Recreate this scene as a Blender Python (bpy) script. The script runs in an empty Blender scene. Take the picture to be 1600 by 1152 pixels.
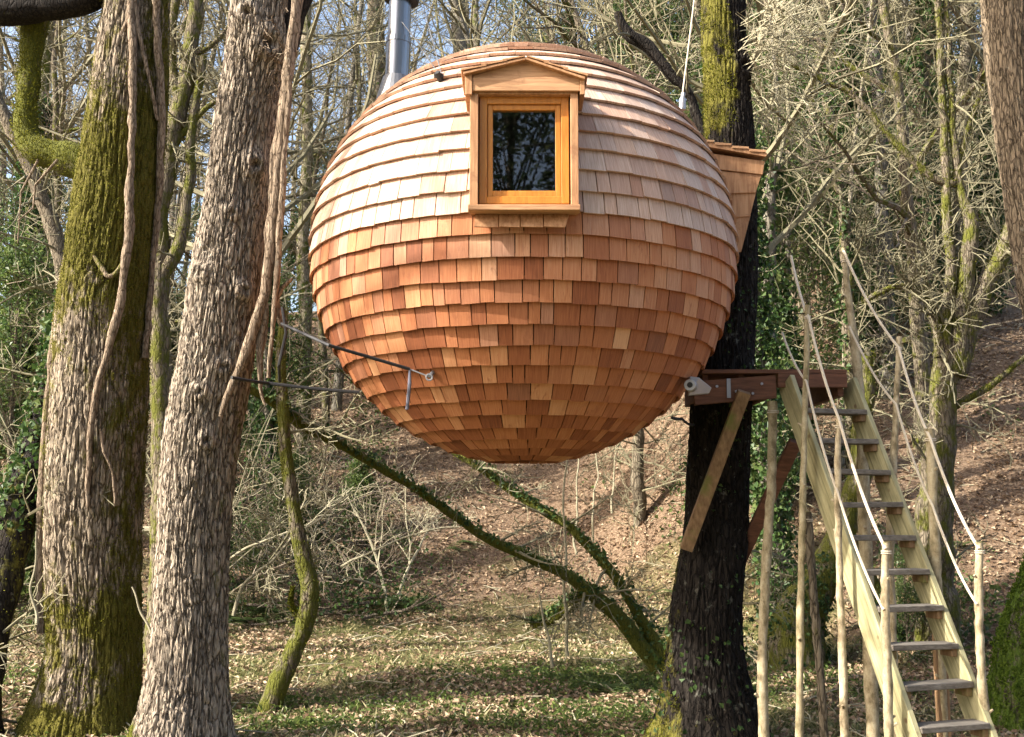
import bpy, math, random
import numpy as np
from mathutils import Vector, Matrix

scene = bpy.context.scene
COL = scene.collection
rad = math.radians

# ------------------------------------------------------------------ camera
F = 1716.0                      # focal length in photo pixels (1600 wide)
EYE = Vector((0.0, 0.0, 1.75))
PITCH = math.atan(224.0 / F)
cam_d = bpy.data.cameras.new('camera')
cam_d.sensor_width = 36.0
cam_d.lens = 36.0 * F / 1600.0
cam_d.clip_start = 0.05
cam_d.clip_end = 2000.0
cam = bpy.data.objects.new('camera', cam_d)
COL.objects.link(cam)
cam.location = EYE
cam.rotation_euler = (math.pi / 2 + PITCH, 0, 0)
scene.camera = cam

# ------------------------------------------------------------------ light
SUN = Vector((-0.83, -0.285, 0.62)).normalized()
world = bpy.data.worlds.new('World')
scene.world = world
world.use_nodes = True
wn = world.node_tree
sky = wn.nodes.new('ShaderNodeTexSky')
sky.sky_type = 'NISHITA'
sky.sun_disc = False
sky.sun_elevation = math.asin(SUN.z)
sky.sun_rotation = math.atan2(SUN.x, SUN.y)
sky.air_density = 1.0
sky.dust_density = 4.5
sky.ozone_density = 0.6
wn.links.new(sky.outputs[0], wn.nodes['Background'].inputs[0])
wn.nodes['Background'].inputs[1].default_value = 0.15
sl = bpy.data.lights.new('sun', 'SUN')
sl.energy = 4.6
sl.angle = rad(0.5)
sl.color = (1.0, 0.93, 0.82)
so = bpy.data.objects.new('sun', sl)
COL.objects.link(so)
so.rotation_euler = SUN.to_track_quat('Z', 'Y').to_euler()
so.location = (-20, -10, 30)
scene.view_settings.view_transform = 'Standard'
scene.view_settings.look = 'None'
scene.view_settings.gamma = 1.0
scene.view_settings.use_curve_mapping = False
scene.view_settings.exposure = 1.58
scene.render.engine = 'CYCLES'
scene.cycles.max_bounces = 8
scene.cycles.transparent_max_bounces = 12

# ------------------------------------------------------------------ maths helpers
CP, SP = math.cos(PITCH), math.sin(PITCH)


def P(px, py, Y):
    """world point at depth Y on the line of sight through photo pixel (px, py)"""
    cx = (px - 800.0) / F
    cy = -(py - 576.0) / F
    dy = CP - cy * SP
    dz = SP + cy * CP
    t = Y / dy
    return Vector((cx * t, Y, EYE.z + dz * t))


def px_of(p):
    d = Vector(p) - EYE
    zc = d.y * CP + d.z * SP
    yc = -d.y * SP + d.z * CP
    return 800 + F * d.x / zc, 576 - F * yc / zc


def h3(ix, iy, iz, seed=0):
    n = (ix.astype(np.int64) * 374761393 + iy.astype(np.int64) * 668265263 + iz.astype(np.int64) * 2147483647
         + seed * 1274126177) & 0xFFFFFFFF
    n = ((n ^ (n >> 13)) * 1274126177) & 0xFFFFFFFF
    n = ((n ^ (n >> 16)) * 2246822519) & 0xFFFFFFFF
    n = n ^ (n >> 13)
    return (n & 0xFFFFFF) / float(0xFFFFFF)


def vn(p, seed=0):
    """value noise 0..1, p is (N,3)"""
    f = np.floor(p)
    i = f.astype(np.int64)
    t = p - f
    t = t * t * (3 - 2 * t)
    out = 0
    for dx in (0, 1):
        wx = t[:, 0] if dx else 1 - t[:, 0]
        for dy in (0, 1):
            wy = t[:, 1] if dy else 1 - t[:, 1]
            for dz in (0, 1):
                wz = t[:, 2] if dz else 1 - t[:, 2]
                out = out + wx * wy * wz * h3(i[:, 0] + dx, i[:, 1] + dy, i[:, 2] + dz, seed)
    return out


def fbm(p, oct=3, seed=0):
    a, s, o = 0.5, 0.0, 0
    for k in range(oct):
        o = o + a * vn(p * (2 ** k) + 17.3 * k, seed + k)
        s += a
        a *= 0.5
    return o / s


def sstep(a, b, x):
    t = np.clip((x - a) / (b - a), 0, 1)
    return t * t * (3 - 2 * t)


def gz(x, y):
    """height of the ground"""
    x = np.atleast_1d(np.asarray(x, float))
    y = np.atleast_1d(np.asarray(y, float))
    y0 = 17.2 - 4.6 * sstep(1.0, 5.0, x) + 0.7 * np.sin(x * 0.35 + 1) - 1.5 * sstep(-3, -9, x)
    s = 0.31 + 0.25 * sstep(-8, 9, x)
    d = y - y0
    soft = np.where(d > 8, d, np.log1p(np.exp(np.clip(d * 1.1, -30, 30))) / 1.1)
    lim = 34.0
    soft = np.where(soft < lim, soft, lim + 9 * (1 - np.exp(-(soft - lim) / 9)))
    z = s * soft
    p = np.stack([x, y, 0 * x], 1)
    z = z - 0.26 * np.exp(-((x + 4.0) ** 2 + (y - 10.2) ** 2) / 3.0)
    near = np.exp(-((x - 1.9) ** 2 + (y - 9.4) ** 2) / 6.0)
    z = z - 0.28 * near
    z = z + (fbm(p * 0.45, 3, 5) - 0.5) * 0.45 * sstep(11, 22, y) * sstep(80, 40, y)
    z = z + (fbm(p * 1.7, 3, 9) - 0.5) * 0.14
    return z


def gz1(x, y):
    return float(gz(x, y)[0])


# ------------------------------------------------------------------ mesh helpers
class MB:
    """collects vertices and faces of ONE mesh"""

    def __init__(s):
        s.v = []
        s.f = []
        s.n = 0
        s.a = []          # per-vertex value for the attribute 'moss'
        s.uv = {}

    def add(s, V, Fc, a=None):
        V = np.asarray(V, float).reshape(-1, 3)
        s.v.append(V)
        for f in Fc:
            if isinstance(f, np.ndarray) and f.ndim == 2:
                s.f.append(f + s.n)
            else:
                s.f.append(np.asarray([f]) + s.n)
        s.a.append(np.zeros(len(V)) if a is None else np.broadcast_to(np.asarray(a, float), (len(V),)))
        s.n += len(V)
        return s

    def tube(s, pts, r, n=6, cap=True, a=None):
        pts = np.asarray([tuple(p) for p in pts], float)
        m = len(pts)
        r = np.broadcast_to(np.asarray(r, float), (m,))
        T = np.empty_like(pts)
        T[1:-1] = pts[2:] - pts[:-2]
        T[0] = pts[1] - pts[0]
        T[-1] = pts[-1] - pts[-2]
        T /= np.linalg.norm(T, axis=1)[:, None] + 1e-12
        u = np.cross(T[0], (0.0, 1.0, 0.02) if abs(T[0][1]) < 0.9 else (1.0, 0, 0))
        u /= np.linalg.norm(u)
        ang = np.arange(n) * (2 * math.pi / n)
        ca, sa = np.cos(ang)[:, None], np.sin(ang)[:, None]
        V = np.empty((m, n, 3))
        for i in range(m):
            u = u - T[i] * u.dot(T[i])
            u /= np.linalg.norm(u) + 1e-12
            w = np.cross(T[i], u)
            V[i] = pts[i] + r[i] * (ca * u + sa * w)
        i0 = (np.arange(m - 1)[:, None] * n + np.arange(n)[None, :])
        i1 = (np.arange(m - 1)[:, None] * n + (np.arange(n)[None, :] + 1) % n)
        q = np.stack([i0, i1, i1 + n, i0 + n], -1).reshape(-1, 4)
        fs = [q]
        if cap and n >= 3:
            fs.append(np.array([list(range(n))[::-1]]))
            fs.append(np.array([[(m - 1) * n + k for k in range(n)]]))
        aa = None if a is None else np.repeat(np.broadcast_to(np.asarray(a, float), (m,)), n)
        s.add(V.reshape(-1, 3), fs, aa)
        return s

    def box(s, c, size, rot=None):
        hx, hy, hz = (k / 2 for k in size)
        V = np.array([[x, y, z] for x in (-hx, hx) for y in (-hy, hy) for z in (-hz, hz)])
        if rot is not None:
            V = V @ np.array(rot.to_3x3()).T
        V = V + np.asarray(tuple(c))
        s.add(V, [np.array([[0, 1, 3, 2], [4, 6, 7, 5], [0, 4, 5, 1], [2, 3, 7, 6], [0, 2, 6, 4], [1, 5, 7, 3]])])
        return s

    def box2(s, a, b):
        a = Vector(a)
        b = Vector(b)
        return s.box((a + b) / 2, [abs(b[i] - a[i]) for i in range(3)])

    def beam(s, p0, p1, w, t, side=Vector((0, 1, 0))):
        """bar of rectangular section from p0 to p1; t along 'side', w across it"""
        p0, p1 = Vector(p0), Vector(p1)
        d = (p1 - p0)
        L = d.length
        d.normalize()
        sd = (side - d * side.dot(d)).normalized()
        up = d.cross(sd)
        R = Matrix((d, up, sd)).transposed()
        return s.box((p0 + p1) / 2, (L, w, t), R)

    def prism(s, poly, d):
        """polygon (list of points) pushed along the vector d"""
        n = len(poly)
        A = [Vector(p) for p in poly]
        B = [p + Vector(d) for p in A]
        s.add([tuple(p) for p in A + B],
              [list(range(n)), list(range(n, 2 * n))[::-1]] + [[i, i + n, (i + 1) % n + n, (i + 1) % n] for i in range(n)])
        return s

    def mesh(s, name):
        V = np.vstack(s.v)
        me = bpy.data.meshes.new(name)
        by = s.f
        lens = np.concatenate([np.full(len(f), f.shape[1]) for f in by])
        loops = np.concatenate([f.reshape(-1) for f in by])
        me.vertices.add(len(V))
        me.vertices.foreach_set('co', V.astype(np.float32).reshape(-1))
        me.loops.add(len(loops))
        me.loops.foreach_set('vertex_index', loops.astype(np.int32))
        me.polygons.add(len(lens))
        st = np.zeros(len(lens), np.int32)
        st[1:] = np.cumsum(lens)[:-1]
        me.polygons.foreach_set('loop_start', st)
        me.polygons.foreach_set('loop_total', lens.astype(np.int32))
        me.update(calc_edges=True)
        me.validate()
        A = np.concatenate(s.a)
        if A.any():
            at = me.attributes.new('moss', 'FLOAT', 'POINT')
            if len(me.vertices) == len(A):
                at.data.foreach_set('value', A.astype(np.float32))
        return me

    def build(s, name, mat, parent=None, smooth=False, bevel=0.0, recalc=True):
        me = s.mesh(name)
        if recalc and len(me.polygons) < 4000:
            import bmesh
            bm = bmesh.new()
            bm.from_mesh(me)
            bmesh.ops.recalc_face_normals(bm, faces=bm.faces)
            if bevel > 0:
                bmesh.ops.bevel(bm, geom=list(bm.edges), offset=bevel, segments=1, affect='EDGES', profile=0.5)
            bm.to_mesh(me)
            bm.free()
        if mat:
            me.materials.append(mat)
        me.polygons.foreach_set('use_smooth', np.full(len(me.polygons), bool(smooth)))
        if smooth and len(me.polygons) < 4000:
            me.set_sharp_from_angle(angle=rad(50))
        o = bpy.data.objects.new(name, me)
        COL.objects.link(o)
        if parent is not None:
            o.parent = parent
            o.matrix_parent_inverse = Matrix.Translation(parent.location).inverted()
        return o


def empty(name, loc=(0, 0, 0)):
    o = bpy.data.objects.new(name, None)
    o.empty_display_size = 0.2
    COL.objects.link(o)
    o.location = loc
    return o


def tag(o, label=None, cat=None, group=None, kind=None):
    if label:
        o['label'] = label
    if cat:
        o['category'] = cat
    if group:
        o['group'] = group
    if kind:
        o['kind'] = kind
    return o


def spline(pts, m):
    """Catmull-Rom through rows of pts (k,d), m samples evenly by chord"""
    p = np.asarray(pts, float)
    k = len(p)
    seg = np.linalg.norm(p[1:, :3] - p[:-1, :3], axis=1)
    c = np.concatenate([[0], np.cumsum(seg)])
    t = np.linspace(0, c[-1], m)
    i = np.clip(np.searchsorted(c, t, side='right') - 1, 0, k - 2)
    u = ((t - c[i]) / np.maximum(seg[i], 1e-9))[:, None]
    p0 = p[np.maximum(i - 1, 0)]
    p1, p2 = p[i], p[i + 1]
    p3 = p[np.minimum(i + 2, k - 1)]
    return 0.5 * (2 * p1 + (p2 - p0) * u + (2 * p0 - 5 * p1 + 4 * p2 - p3) * u * u + (3 * p1 - p0 - 3 * p2 + p3) * u ** 3)


def leafmesh(mb, pos, size, rng, nrm=None, flat=0.6, aspect=0.55, fold=0.25):
    """scatter of small folded leaves: two triangles each"""
    pos = np.asarray(pos, float)
    N = len(pos)
    if N == 0:
        return
    n = rng.normal(0, 1, (N, 3))
    if nrm is not None:
        n = n * (1 - flat) + np.asarray(nrm) * flat * 1.6
    n /= np.linalg.norm(n, axis=1)[:, None] + 1e-9
    d = rng.normal(0, 1, (N, 3))
    d -= n * (n * d).sum(1)[:, None]
    d /= np.linalg.norm(d, axis=1)[:, None] + 1e-9
    w = np.cross(n, d)
    sz = np.broadcast_to(np.asarray(size, float), (N,))[:, None]
    lift = fold * sz * n
    V = np.stack([pos - d * sz * .5, pos + w * sz * aspect * .5 + lift, pos + d * sz * .5, pos - w * sz * aspect * .5 + lift], 1).reshape(-1, 3)
    b = np.arange(N)[:, None] * 4
    mb.add(V, [np.concatenate([b + np.array([[0, 1, 2]]), b + np.array([[0, 2, 3]])])])


# ------------------------------------------------------------------ materials
def newmat(name):
    m = bpy.data.materials.new(name)
    m.use_nodes = True
    nt = m.node_tree
    b = nt.nodes['Principled BSDF']
    return m, nt, b


def node(nt, t, **kw):
    n = nt.nodes.new(t)
    for k, v in kw.items():
        if k.startswith('i_'):
            n.inputs[int(k[2:]) if k[2:].isdigit() else k[2:]].default_value = v
        else:
            setattr(n, k, v)
    return n


def ramp(nt, fac, stops):
    r = nt.nodes.new('ShaderNodeValToRGB')
    e = r.color_ramp.elements
    while len(e) < len(stops):
        e.new(0.5)
    for el, (p, c) in zip(e, stops):
        el.position = p
        el.color = (*c, 1)
    nt.links.new(fac, r.inputs[0])
    return r.outputs[0]


def mixc(nt, fac, a, b):
    m = nt.nodes.new('ShaderNodeMix')
    m.data_type = 'RGBA'
    for inp, val in ((m.inputs[0], fac), (m.inputs[6], a), (m.inputs[7], b)):
        if isinstance(val, (tuple, list)):
            inp.default_value = (*val, 1)
        elif isinstance(val, (int, float)):
            inp.default_value = val
        else:
            nt.links.new(val, inp)
    return m.outputs[2]


def math_(nt, op, a, b=None, clamp=False):
    m = nt.nodes.new('ShaderNodeMath')
    m.operation = op
    m.use_clamp = clamp
    for inp, val in zip(m.inputs, (a, b)):
        if val is None:
            continue
        if isinstance(val, (int, float)):
            inp.default_value = val
        else:
            nt.links.new(val, inp)
    return m.outputs[0]


def coords(nt, scale=(1, 1, 1), kind='Object'):
    tc = nt.nodes.new('ShaderNodeTexCoord')
    mp = nt.nodes.new('ShaderNodeMapping')
    mp.inputs['Scale'].default_value = scale
    nt.links.new(tc.outputs[kind], mp.inputs[0])
    return mp.outputs[0]


def noise(nt, vec, scale=5.0, detail=4.0, rough=0.6, out=0, dist=0.0):
    n = nt.nodes.new('ShaderNodeTexNoise')
    n.inputs['Scale'].default_value = scale
    n.inputs['Detail'].default_value = detail
    n.inputs['Roughness'].default_value = rough
    n.inputs['Distortion'].default_value = dist
    nt.links.new(vec, n.inputs['Vector'])
    return n.outputs[out]


def bump(nt, b, h, strength=0.5, dist=0.01):
    n = nt.nodes.new('ShaderNodeBump')
    n.inputs['Strength'].default_value = strength
    n.inputs['Distance'].default_value = dist
    nt.links.new(h, n.inputs['Height'])
    nt.links.new(n.outputs[0], b.inputs['Normal'])


def attr(nt, name):
    a = nt.nodes.new('ShaderNodeAttribute')
    a.attribute_name = name
    return a.outputs['Fac']


def objrand(nt):
    return nt.nodes.new('ShaderNodeObjectInfo').outputs['Random']


def bark_mat(name, dark, light, moss=(0.11, 0.12, 0.015), moss2=(0.045, 0.06, 0.01), mossadd=0.0, fine=1.0, vary=0.0, bumpd=0.012):
    m, nt, b = newmat(name)
    co = coords(nt, (1, 1, 0.22))
    fine_n = noise(nt, co, 38 * fine, 5, 0.65)
    big = noise(nt, coords(nt, (1, 1, 0.5)), 3.2, 4, 0.6)
    c = ramp(nt, fine_n, [(0.34, tuple(k * .8 for k in dark)), (0.5, tuple((a + d) / 2 for a, d in zip(dark, light))), (0.7, light)])
    c = mixc(nt, math_(nt, 'MULTIPLY', big, 0.5), c, tuple(k * 0.55 for k in light))
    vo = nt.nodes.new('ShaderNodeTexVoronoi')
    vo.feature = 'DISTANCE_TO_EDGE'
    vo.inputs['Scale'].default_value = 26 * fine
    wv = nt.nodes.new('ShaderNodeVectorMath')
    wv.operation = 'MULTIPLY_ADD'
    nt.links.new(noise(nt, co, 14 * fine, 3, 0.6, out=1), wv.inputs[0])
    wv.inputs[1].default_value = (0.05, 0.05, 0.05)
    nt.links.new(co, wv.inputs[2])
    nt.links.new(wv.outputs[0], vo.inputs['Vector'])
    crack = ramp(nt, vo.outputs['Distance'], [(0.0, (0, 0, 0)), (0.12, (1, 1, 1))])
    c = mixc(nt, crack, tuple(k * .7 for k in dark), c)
    lich = noise(nt, coords(nt), 9, 6, 0.7)
    c = mixc(nt, ramp(nt, lich, [(0.6, (0, 0, 0)), (0.72, (.55, .55, .55))]), c, (0.30, 0.30, 0.25))
    if vary:
        r = objrand(nt)
        hs = nt.nodes.new('ShaderNodeHueSaturation')
        nt.links.new(c, hs.inputs['Color'])
        nt.links.new(math_(nt, 'ADD', math_(nt, 'MULTIPLY', r, vary), 1 - vary * .5), hs.inputs['Value'])
        nt.links.new(math_(nt, 'ADD', math_(nt, 'MULTIPLY', r, .5), .6), hs.inputs['Saturation'])
        c = hs.outputs[0]
    mn = noise(nt, coords(nt, (1, 1, .6)), 7, 6, 0.7)
    mfine = noise(nt, coords(nt), 70, 3, 0.6)
    ma = math_(nt, 'ADD', attr(nt, 'moss'), mossadd)
    if vary:
        ma = math_(nt, 'ADD', ma, math_(nt, 'MULTIPLY', math_(nt, 'SUBTRACT', objrand(nt), .5), .35))
    mf = math_(nt, 'ADD', math_(nt, 'MULTIPLY', ma, 1.0), math_(nt, 'MULTIPLY', math_(nt, 'SUBTRACT', mn, 0.5), 1.6))
    mk = nt.nodes.new('ShaderNodeMapRange')
    mk.inputs[1].default_value = 0.42
    mk.inputs[2].default_value = 0.62
    nt.links.new(mf, mk.inputs[0])
    mc = mixc(nt, mfine, moss2, moss)
    c = mixc(nt, mk.outputs[0], c, mc)
    nt.links.new(c, b.inputs['Base Color'])
    b.inputs['Roughness'].default_value = 0.92
    b.inputs['Specular IOR Level'].default_value = 0.15
    hgt = math_(nt, 'ADD', math_(nt, 'ADD', fine_n, crack), math_(nt, 'MULTIPLY', math_(nt, 'MULTIPLY', mfine, mk.outputs[0]), 0.8))
    bump(nt, b, hgt, 0.9, bumpd)
    return m


def wood_mat(name, stops, grain=(30, 30, 2.0), rough=0.7, scale=1.0, uv=False, vary=0.0, bumpd=0.002, spec=0.3, patch=None):
    m, nt, b = newmat(name)
    co = coords(nt, grain, 'UV' if uv else 'Object')
    g = noise(nt, co, scale, 5, 0.6, dist=0.3)
    c = ramp(nt, g, stops)
    if vary:
        ri = nt.nodes.new('ShaderNodeNewGeometry').outputs['Random Per Island']
        hs = nt.nodes.new('ShaderNodeHueSaturation')
        nt.links.new(c, hs.inputs['Color'])
        nt.links.new(math_(nt, 'ADD', math_(nt, 'MULTIPLY', ri, vary), 1 - vary * .5), hs.inputs['Value'])
        c = hs.outputs[0]
    if patch:
        pn = noise(nt, coords(nt), patch[1], 4, 0.65)
        c = mixc(nt, ramp(nt, pn, [(patch[2], (0, 0, 0)), (patch[3], (1, 1, 1))]), c, patch[0])
    nt.links.new(c, b.inputs['Base Color'])
    b.inputs['Roughness'].default_value = rough
    b.inputs['Specular IOR Level'].default_value = spec
    bump(nt, b, g, 0.6, bumpd)
    return m


def leaf_mat(name, stops, rough=0.5, trans=0.35, spec=0.4, zpatch=None):
    m, nt, b = newmat(name)
    ri = nt.nodes.new('ShaderNodeNewGeometry').outputs['Random Per Island']
    r2 = objrand(nt)
    k = math_(nt, 'ADD', math_(nt, 'MULTIPLY', ri, 0.8), math_(nt, 'MULTIPLY', r2, 0.2))
    c = ramp(nt, k, stops)
    nt.links.new(c, b.inputs['Base Color'])
    b.inputs['Roughness'].default_value = rough
    b.inputs['Specular IOR Level'].default_value = spec
    if trans:
        t = nt.nodes.new('ShaderNodeBsdfTranslucent')
        nt.links.new(c, t.inputs[0])
        mx = nt.nodes.new('ShaderNodeMixShader')
        mx.inputs[0].default_value = trans
        nt.links.new(b.outputs[0], mx.inputs[1])
        nt.links.new(t.outputs[0], mx.inputs[2])
        nt.links.new(mx.outputs[0], nt.nodes['Material Output'].inputs[0])
    return m


def flat_mat(name, col, rough=0.5, metal=0.0, spec=0.5, nz=0.0):
    m, nt, b = newmat(name)
    if nz:
        n = noise(nt, coords(nt), 14, 5, 0.6)
        c = mixc(nt, n, tuple(k * (1 - nz) for k in col), tuple(min(1, k * (1 + nz)) for k in col))
        nt.links.new(c, b.inputs['Base Color'])
    else:
        b.inputs['Base Color'].default_value = (*col, 1)
    b.inputs['Roughness'].default_value = rough
    b.inputs['Metallic'].default_value = metal
    b.inputs['Specular IOR Level'].default_value = spec
    return m


# shingle: one value per shingle in the attribute 'tone', grain along its own UV
def shingle_mat():
    m, nt, b = newmat('cedar_shingle')
    tone = attr(nt, 'tone')
    age = attr(nt, 'age')
    co = coords(nt, (1, 1, 1), 'UV')
    mp = nt.nodes.new('ShaderNodeMapping')
    mp.inputs['Scale'].default_value = (120, 5, 1)
    nt.links.new(co, mp.inputs[0])
    g = noise(nt, mp.outputs[0], 1.0, 5, 0.6, dist=0.5)
    mp2 = nt.nodes.new('ShaderNodeMapping')
    mp2.inputs['Scale'].default_value = (24, 6, 1)
    nt.links.new(co, mp2.inputs[0])
    st = noise(nt, mp2.outputs[0], 1.0, 4, 0.7, dist=0.8)
    k = math_(nt, 'ADD', tone, math_(nt, 'MULTIPLY', math_(nt, 'SUBTRACT', g, 0.5), 0.75))
    c = ramp(nt, k, [(0.0, (0.13, 0.042, 0.018)), (0.22, (0.25, 0.082, 0.032)), (0.55, (0.40, 0.155, 0.064)), (1.0, (0.58, 0.315, 0.16))])
    stain = ramp(nt, st, [(0.56, (0, 0, 0)), (0.74, (0.8, 0.8, 0.8))])
    c = mixc(nt, stain, c, (0.22, 0.07, 0.03))
    old = mixc(nt, ramp(nt, g, [(.3, (0, 0, 0)), (.7, (1, 1, 1))]), (0.40, 0.275, 0.205), (0.67, 0.54, 0.44))
    old = mixc(nt, math_(nt, 'MULTIPLY', math_(nt, 'SUBTRACT', 0.62, tone), 1.1, True), old, (0.30, 0.19, 0.14))
    c = mixc(nt, age, c, old)
    nt.links.new(c, b.inputs['Base Color'])
    b.inputs['Roughness'].default_value = 0.72
    b.inputs['Specular IOR Level'].default_value = 0.3
    bump(nt, b, math_(nt, 'ADD', g, math_(nt, 'MULTIPLY', st, .5)), 0.5, 0.0025)
    return m


M = {}
M['shingle'] = shingle_mat()
M['cedar'] = wood_mat('cedar_trim', [(0.3, (0.27, 0.13, 0.06)), (0.55, (0.44, 0.24, 0.12)), (0.75, (0.54, 0.32, 0.17))], (45, 45, 4), 0.65, patch=((0.22, 0.10, 0.05), 5, .58, .75))
M['cedar_h'] = wood_mat('cedar_trim_level', [(0.3, (0.30, 0.15, 0.075)), (0.55, (0.47, 0.27, 0.14)), (0.75, (0.57, 0.35, 0.19))], (4, 45, 45), 0.65, patch=((0.24, 0.11, 0.055), 5, .6, .75))
M['sash'] = wood_mat('varnished_window_wood', [(0.3, (0.40, 0.15, 0.025)), (0.6, (0.52, 0.22, 0.04)), (0.8, (0.58, 0.27, 0.06))], (40, 40, 5), 0.32, spec=0.5, bumpd=0.0006)
M['dark'] = flat_mat('dark_underlay', (0.035, 0.022, 0.014), 0.9, spec=0.1, nz=.3)
M['room'] = flat_mat('unlit_room_black', (0.010, 0.011, 0.014), 0.8, spec=0.1, nz=.3)  # room's lack of light put into a near-black colour
M['steel'] = flat_mat('stainless_steel', (0.24, 0.24, 0.25), 0.28, 1.0)
M['lead'] = flat_mat('lead_flashing', (0.17, 0.175, 0.185), 0.5, 0.6, nz=.25)
M['galv'] = flat_mat('galvanised_steel', (0.33, 0.33, 0.35), 0.45, 0.7, nz=.2)
M['black'] = flat_mat('black_strap', (0.018, 0.018, 0.02), 0.7, nz=.2)
M['greystrap'] = flat_mat('grey_strap', (0.10, 0.10, 0.13), 0.8, nz=.2)
M['rope'] = flat_mat('pale_rope', (0.52, 0.46, 0.36), 0.9, spec=.1, nz=.2)
M['wire'] = flat_mat('steel_wire', (0.22, 0.22, 0.22), 0.4, 0.5)
M['pine'] = wood_mat('treated_pine', [(0.3, (0.19, 0.17, 0.08)), (0.55, (0.37, 0.33, 0.17)), (0.78, (0.52, 0.47, 0.28))], (26, 26, 26), 0.75, patch=((0.17, 0.155, 0.07), 4, .45, .68))
M['tread'] = wood_mat('weathered_tread', [(0.3, (0.075, 0.066, 0.055)), (0.6, (0.15, 0.135, 0.115)), (0.8, (0.24, 0.22, 0.19))], (6, 60, 60), 0.85, vary=.3)
M['deck'] = wood_mat('brown_deck_timber', [(0.3, (0.075, 0.035, 0.022)), (0.6, (0.14, 0.065, 0.04)), (0.8, (0.20, 0.10, 0.06))], (5, 40, 40), 0.8, vary=.3)
M['brace'] = wood_mat('weathered_brace', [(0.3, (0.14, 0.085, 0.045)), (0.6, (0.26, 0.165, 0.09)), (0.8, (0.34, 0.23, 0.13))], (40, 40, 6), 0.8, patch=((0.14, .15, .04), 3, .55, .7))
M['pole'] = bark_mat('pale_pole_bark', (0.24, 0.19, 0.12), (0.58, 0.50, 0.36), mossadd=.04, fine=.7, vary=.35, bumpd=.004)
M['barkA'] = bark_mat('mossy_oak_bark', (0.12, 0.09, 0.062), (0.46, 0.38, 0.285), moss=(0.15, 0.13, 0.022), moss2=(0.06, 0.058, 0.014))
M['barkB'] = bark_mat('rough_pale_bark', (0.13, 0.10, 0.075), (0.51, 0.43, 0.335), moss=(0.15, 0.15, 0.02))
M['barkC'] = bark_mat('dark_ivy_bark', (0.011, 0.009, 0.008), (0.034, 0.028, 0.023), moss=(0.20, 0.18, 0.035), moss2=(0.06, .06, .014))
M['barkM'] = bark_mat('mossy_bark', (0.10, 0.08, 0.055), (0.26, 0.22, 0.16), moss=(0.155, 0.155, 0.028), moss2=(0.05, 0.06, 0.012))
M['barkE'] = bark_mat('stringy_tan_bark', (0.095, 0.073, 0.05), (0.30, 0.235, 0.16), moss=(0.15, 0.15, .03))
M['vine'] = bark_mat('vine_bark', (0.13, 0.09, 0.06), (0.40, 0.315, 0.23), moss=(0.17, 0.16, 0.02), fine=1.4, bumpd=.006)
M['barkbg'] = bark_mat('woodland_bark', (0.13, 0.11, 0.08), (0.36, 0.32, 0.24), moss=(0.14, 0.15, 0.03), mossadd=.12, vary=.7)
M['twig'] = flat_mat('bare_twigs', (0.18, 0.165, 0.105), 0.85, spec=.2, nz=.4)
M['twigpale'] = flat_mat('pale_dead_twigs', (0.30, 0.275, 0.19), 0.85, spec=.2, nz=.3)
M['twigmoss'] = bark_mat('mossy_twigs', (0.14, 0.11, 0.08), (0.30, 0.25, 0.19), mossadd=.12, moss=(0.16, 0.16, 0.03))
M['ivy'] = leaf_mat('ivy_leaves', [(0, (0.018, 0.04, 0.012)), (0.5, (0.04, 0.085, 0.02)), (0.85, (0.085, 0.135, 0.035)), (1, (0.15, 0.18, 0.06))], 0.5, 0.3, 0.3)
M['holly'] = leaf_mat('evergreen_leaves', [(0, (0.035, 0.07, 0.02)), (0.5, (0.085, 0.135, 0.035)), (0.85, (0.15, 0.19, 0.055)), (1, (0.25, 0.26, 0.10))], 0.5, 0.42, 0.5)
M['fargreen'] = leaf_mat('dull_evergreen_leaves', [(0, (0.05, 0.075, 0.04)), (0.5, (0.10, 0.14, 0.065)), (0.85, (0.16, 0.20, 0.09)), (1, (0.25, 0.27, 0.13))], 0.6, 0.42, 0.25)
M['green'] = leaf_mat('young_green_leaves', [(0, (0.05, 0.09, 0.02)), (0.5, (0.10, 0.15, 0.035)), (1, (0.22, 0.26, 0.07))], 0.5, 0.4, 0.4)
M['litter'] = leaf_mat('fallen_leaves', [(0, (0.11, 0.06, 0.035)), (0.25, (0.21, 0.135, 0.08)), (0.55, (0.31, 0.22, 0.14)), (0.8, (0.45, 0.345, 0.225)), (1, (0.62, 0.52, 0.37))], 0.7, 0.15, 0.3)
M['straw'] = leaf_mat('short_grass', [(0, (0.06, 0.085, 0.025)), (0.35, (0.13, 0.145, 0.05)), (0.6, (0.28, 0.25, 0.12)), (1, (0.50, 0.43, 0.25))], 0.6, 0.35, 0.3)
M['mossleaf'] = leaf_mat('moss_fuzz', [(0, (0.06, 0.07, 0.008)), (0.5, (0.13, 0.135, 0.014)), (1, (0.24, 0.23, 0.03))], 0.8, 0.3, 0.1)


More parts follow.
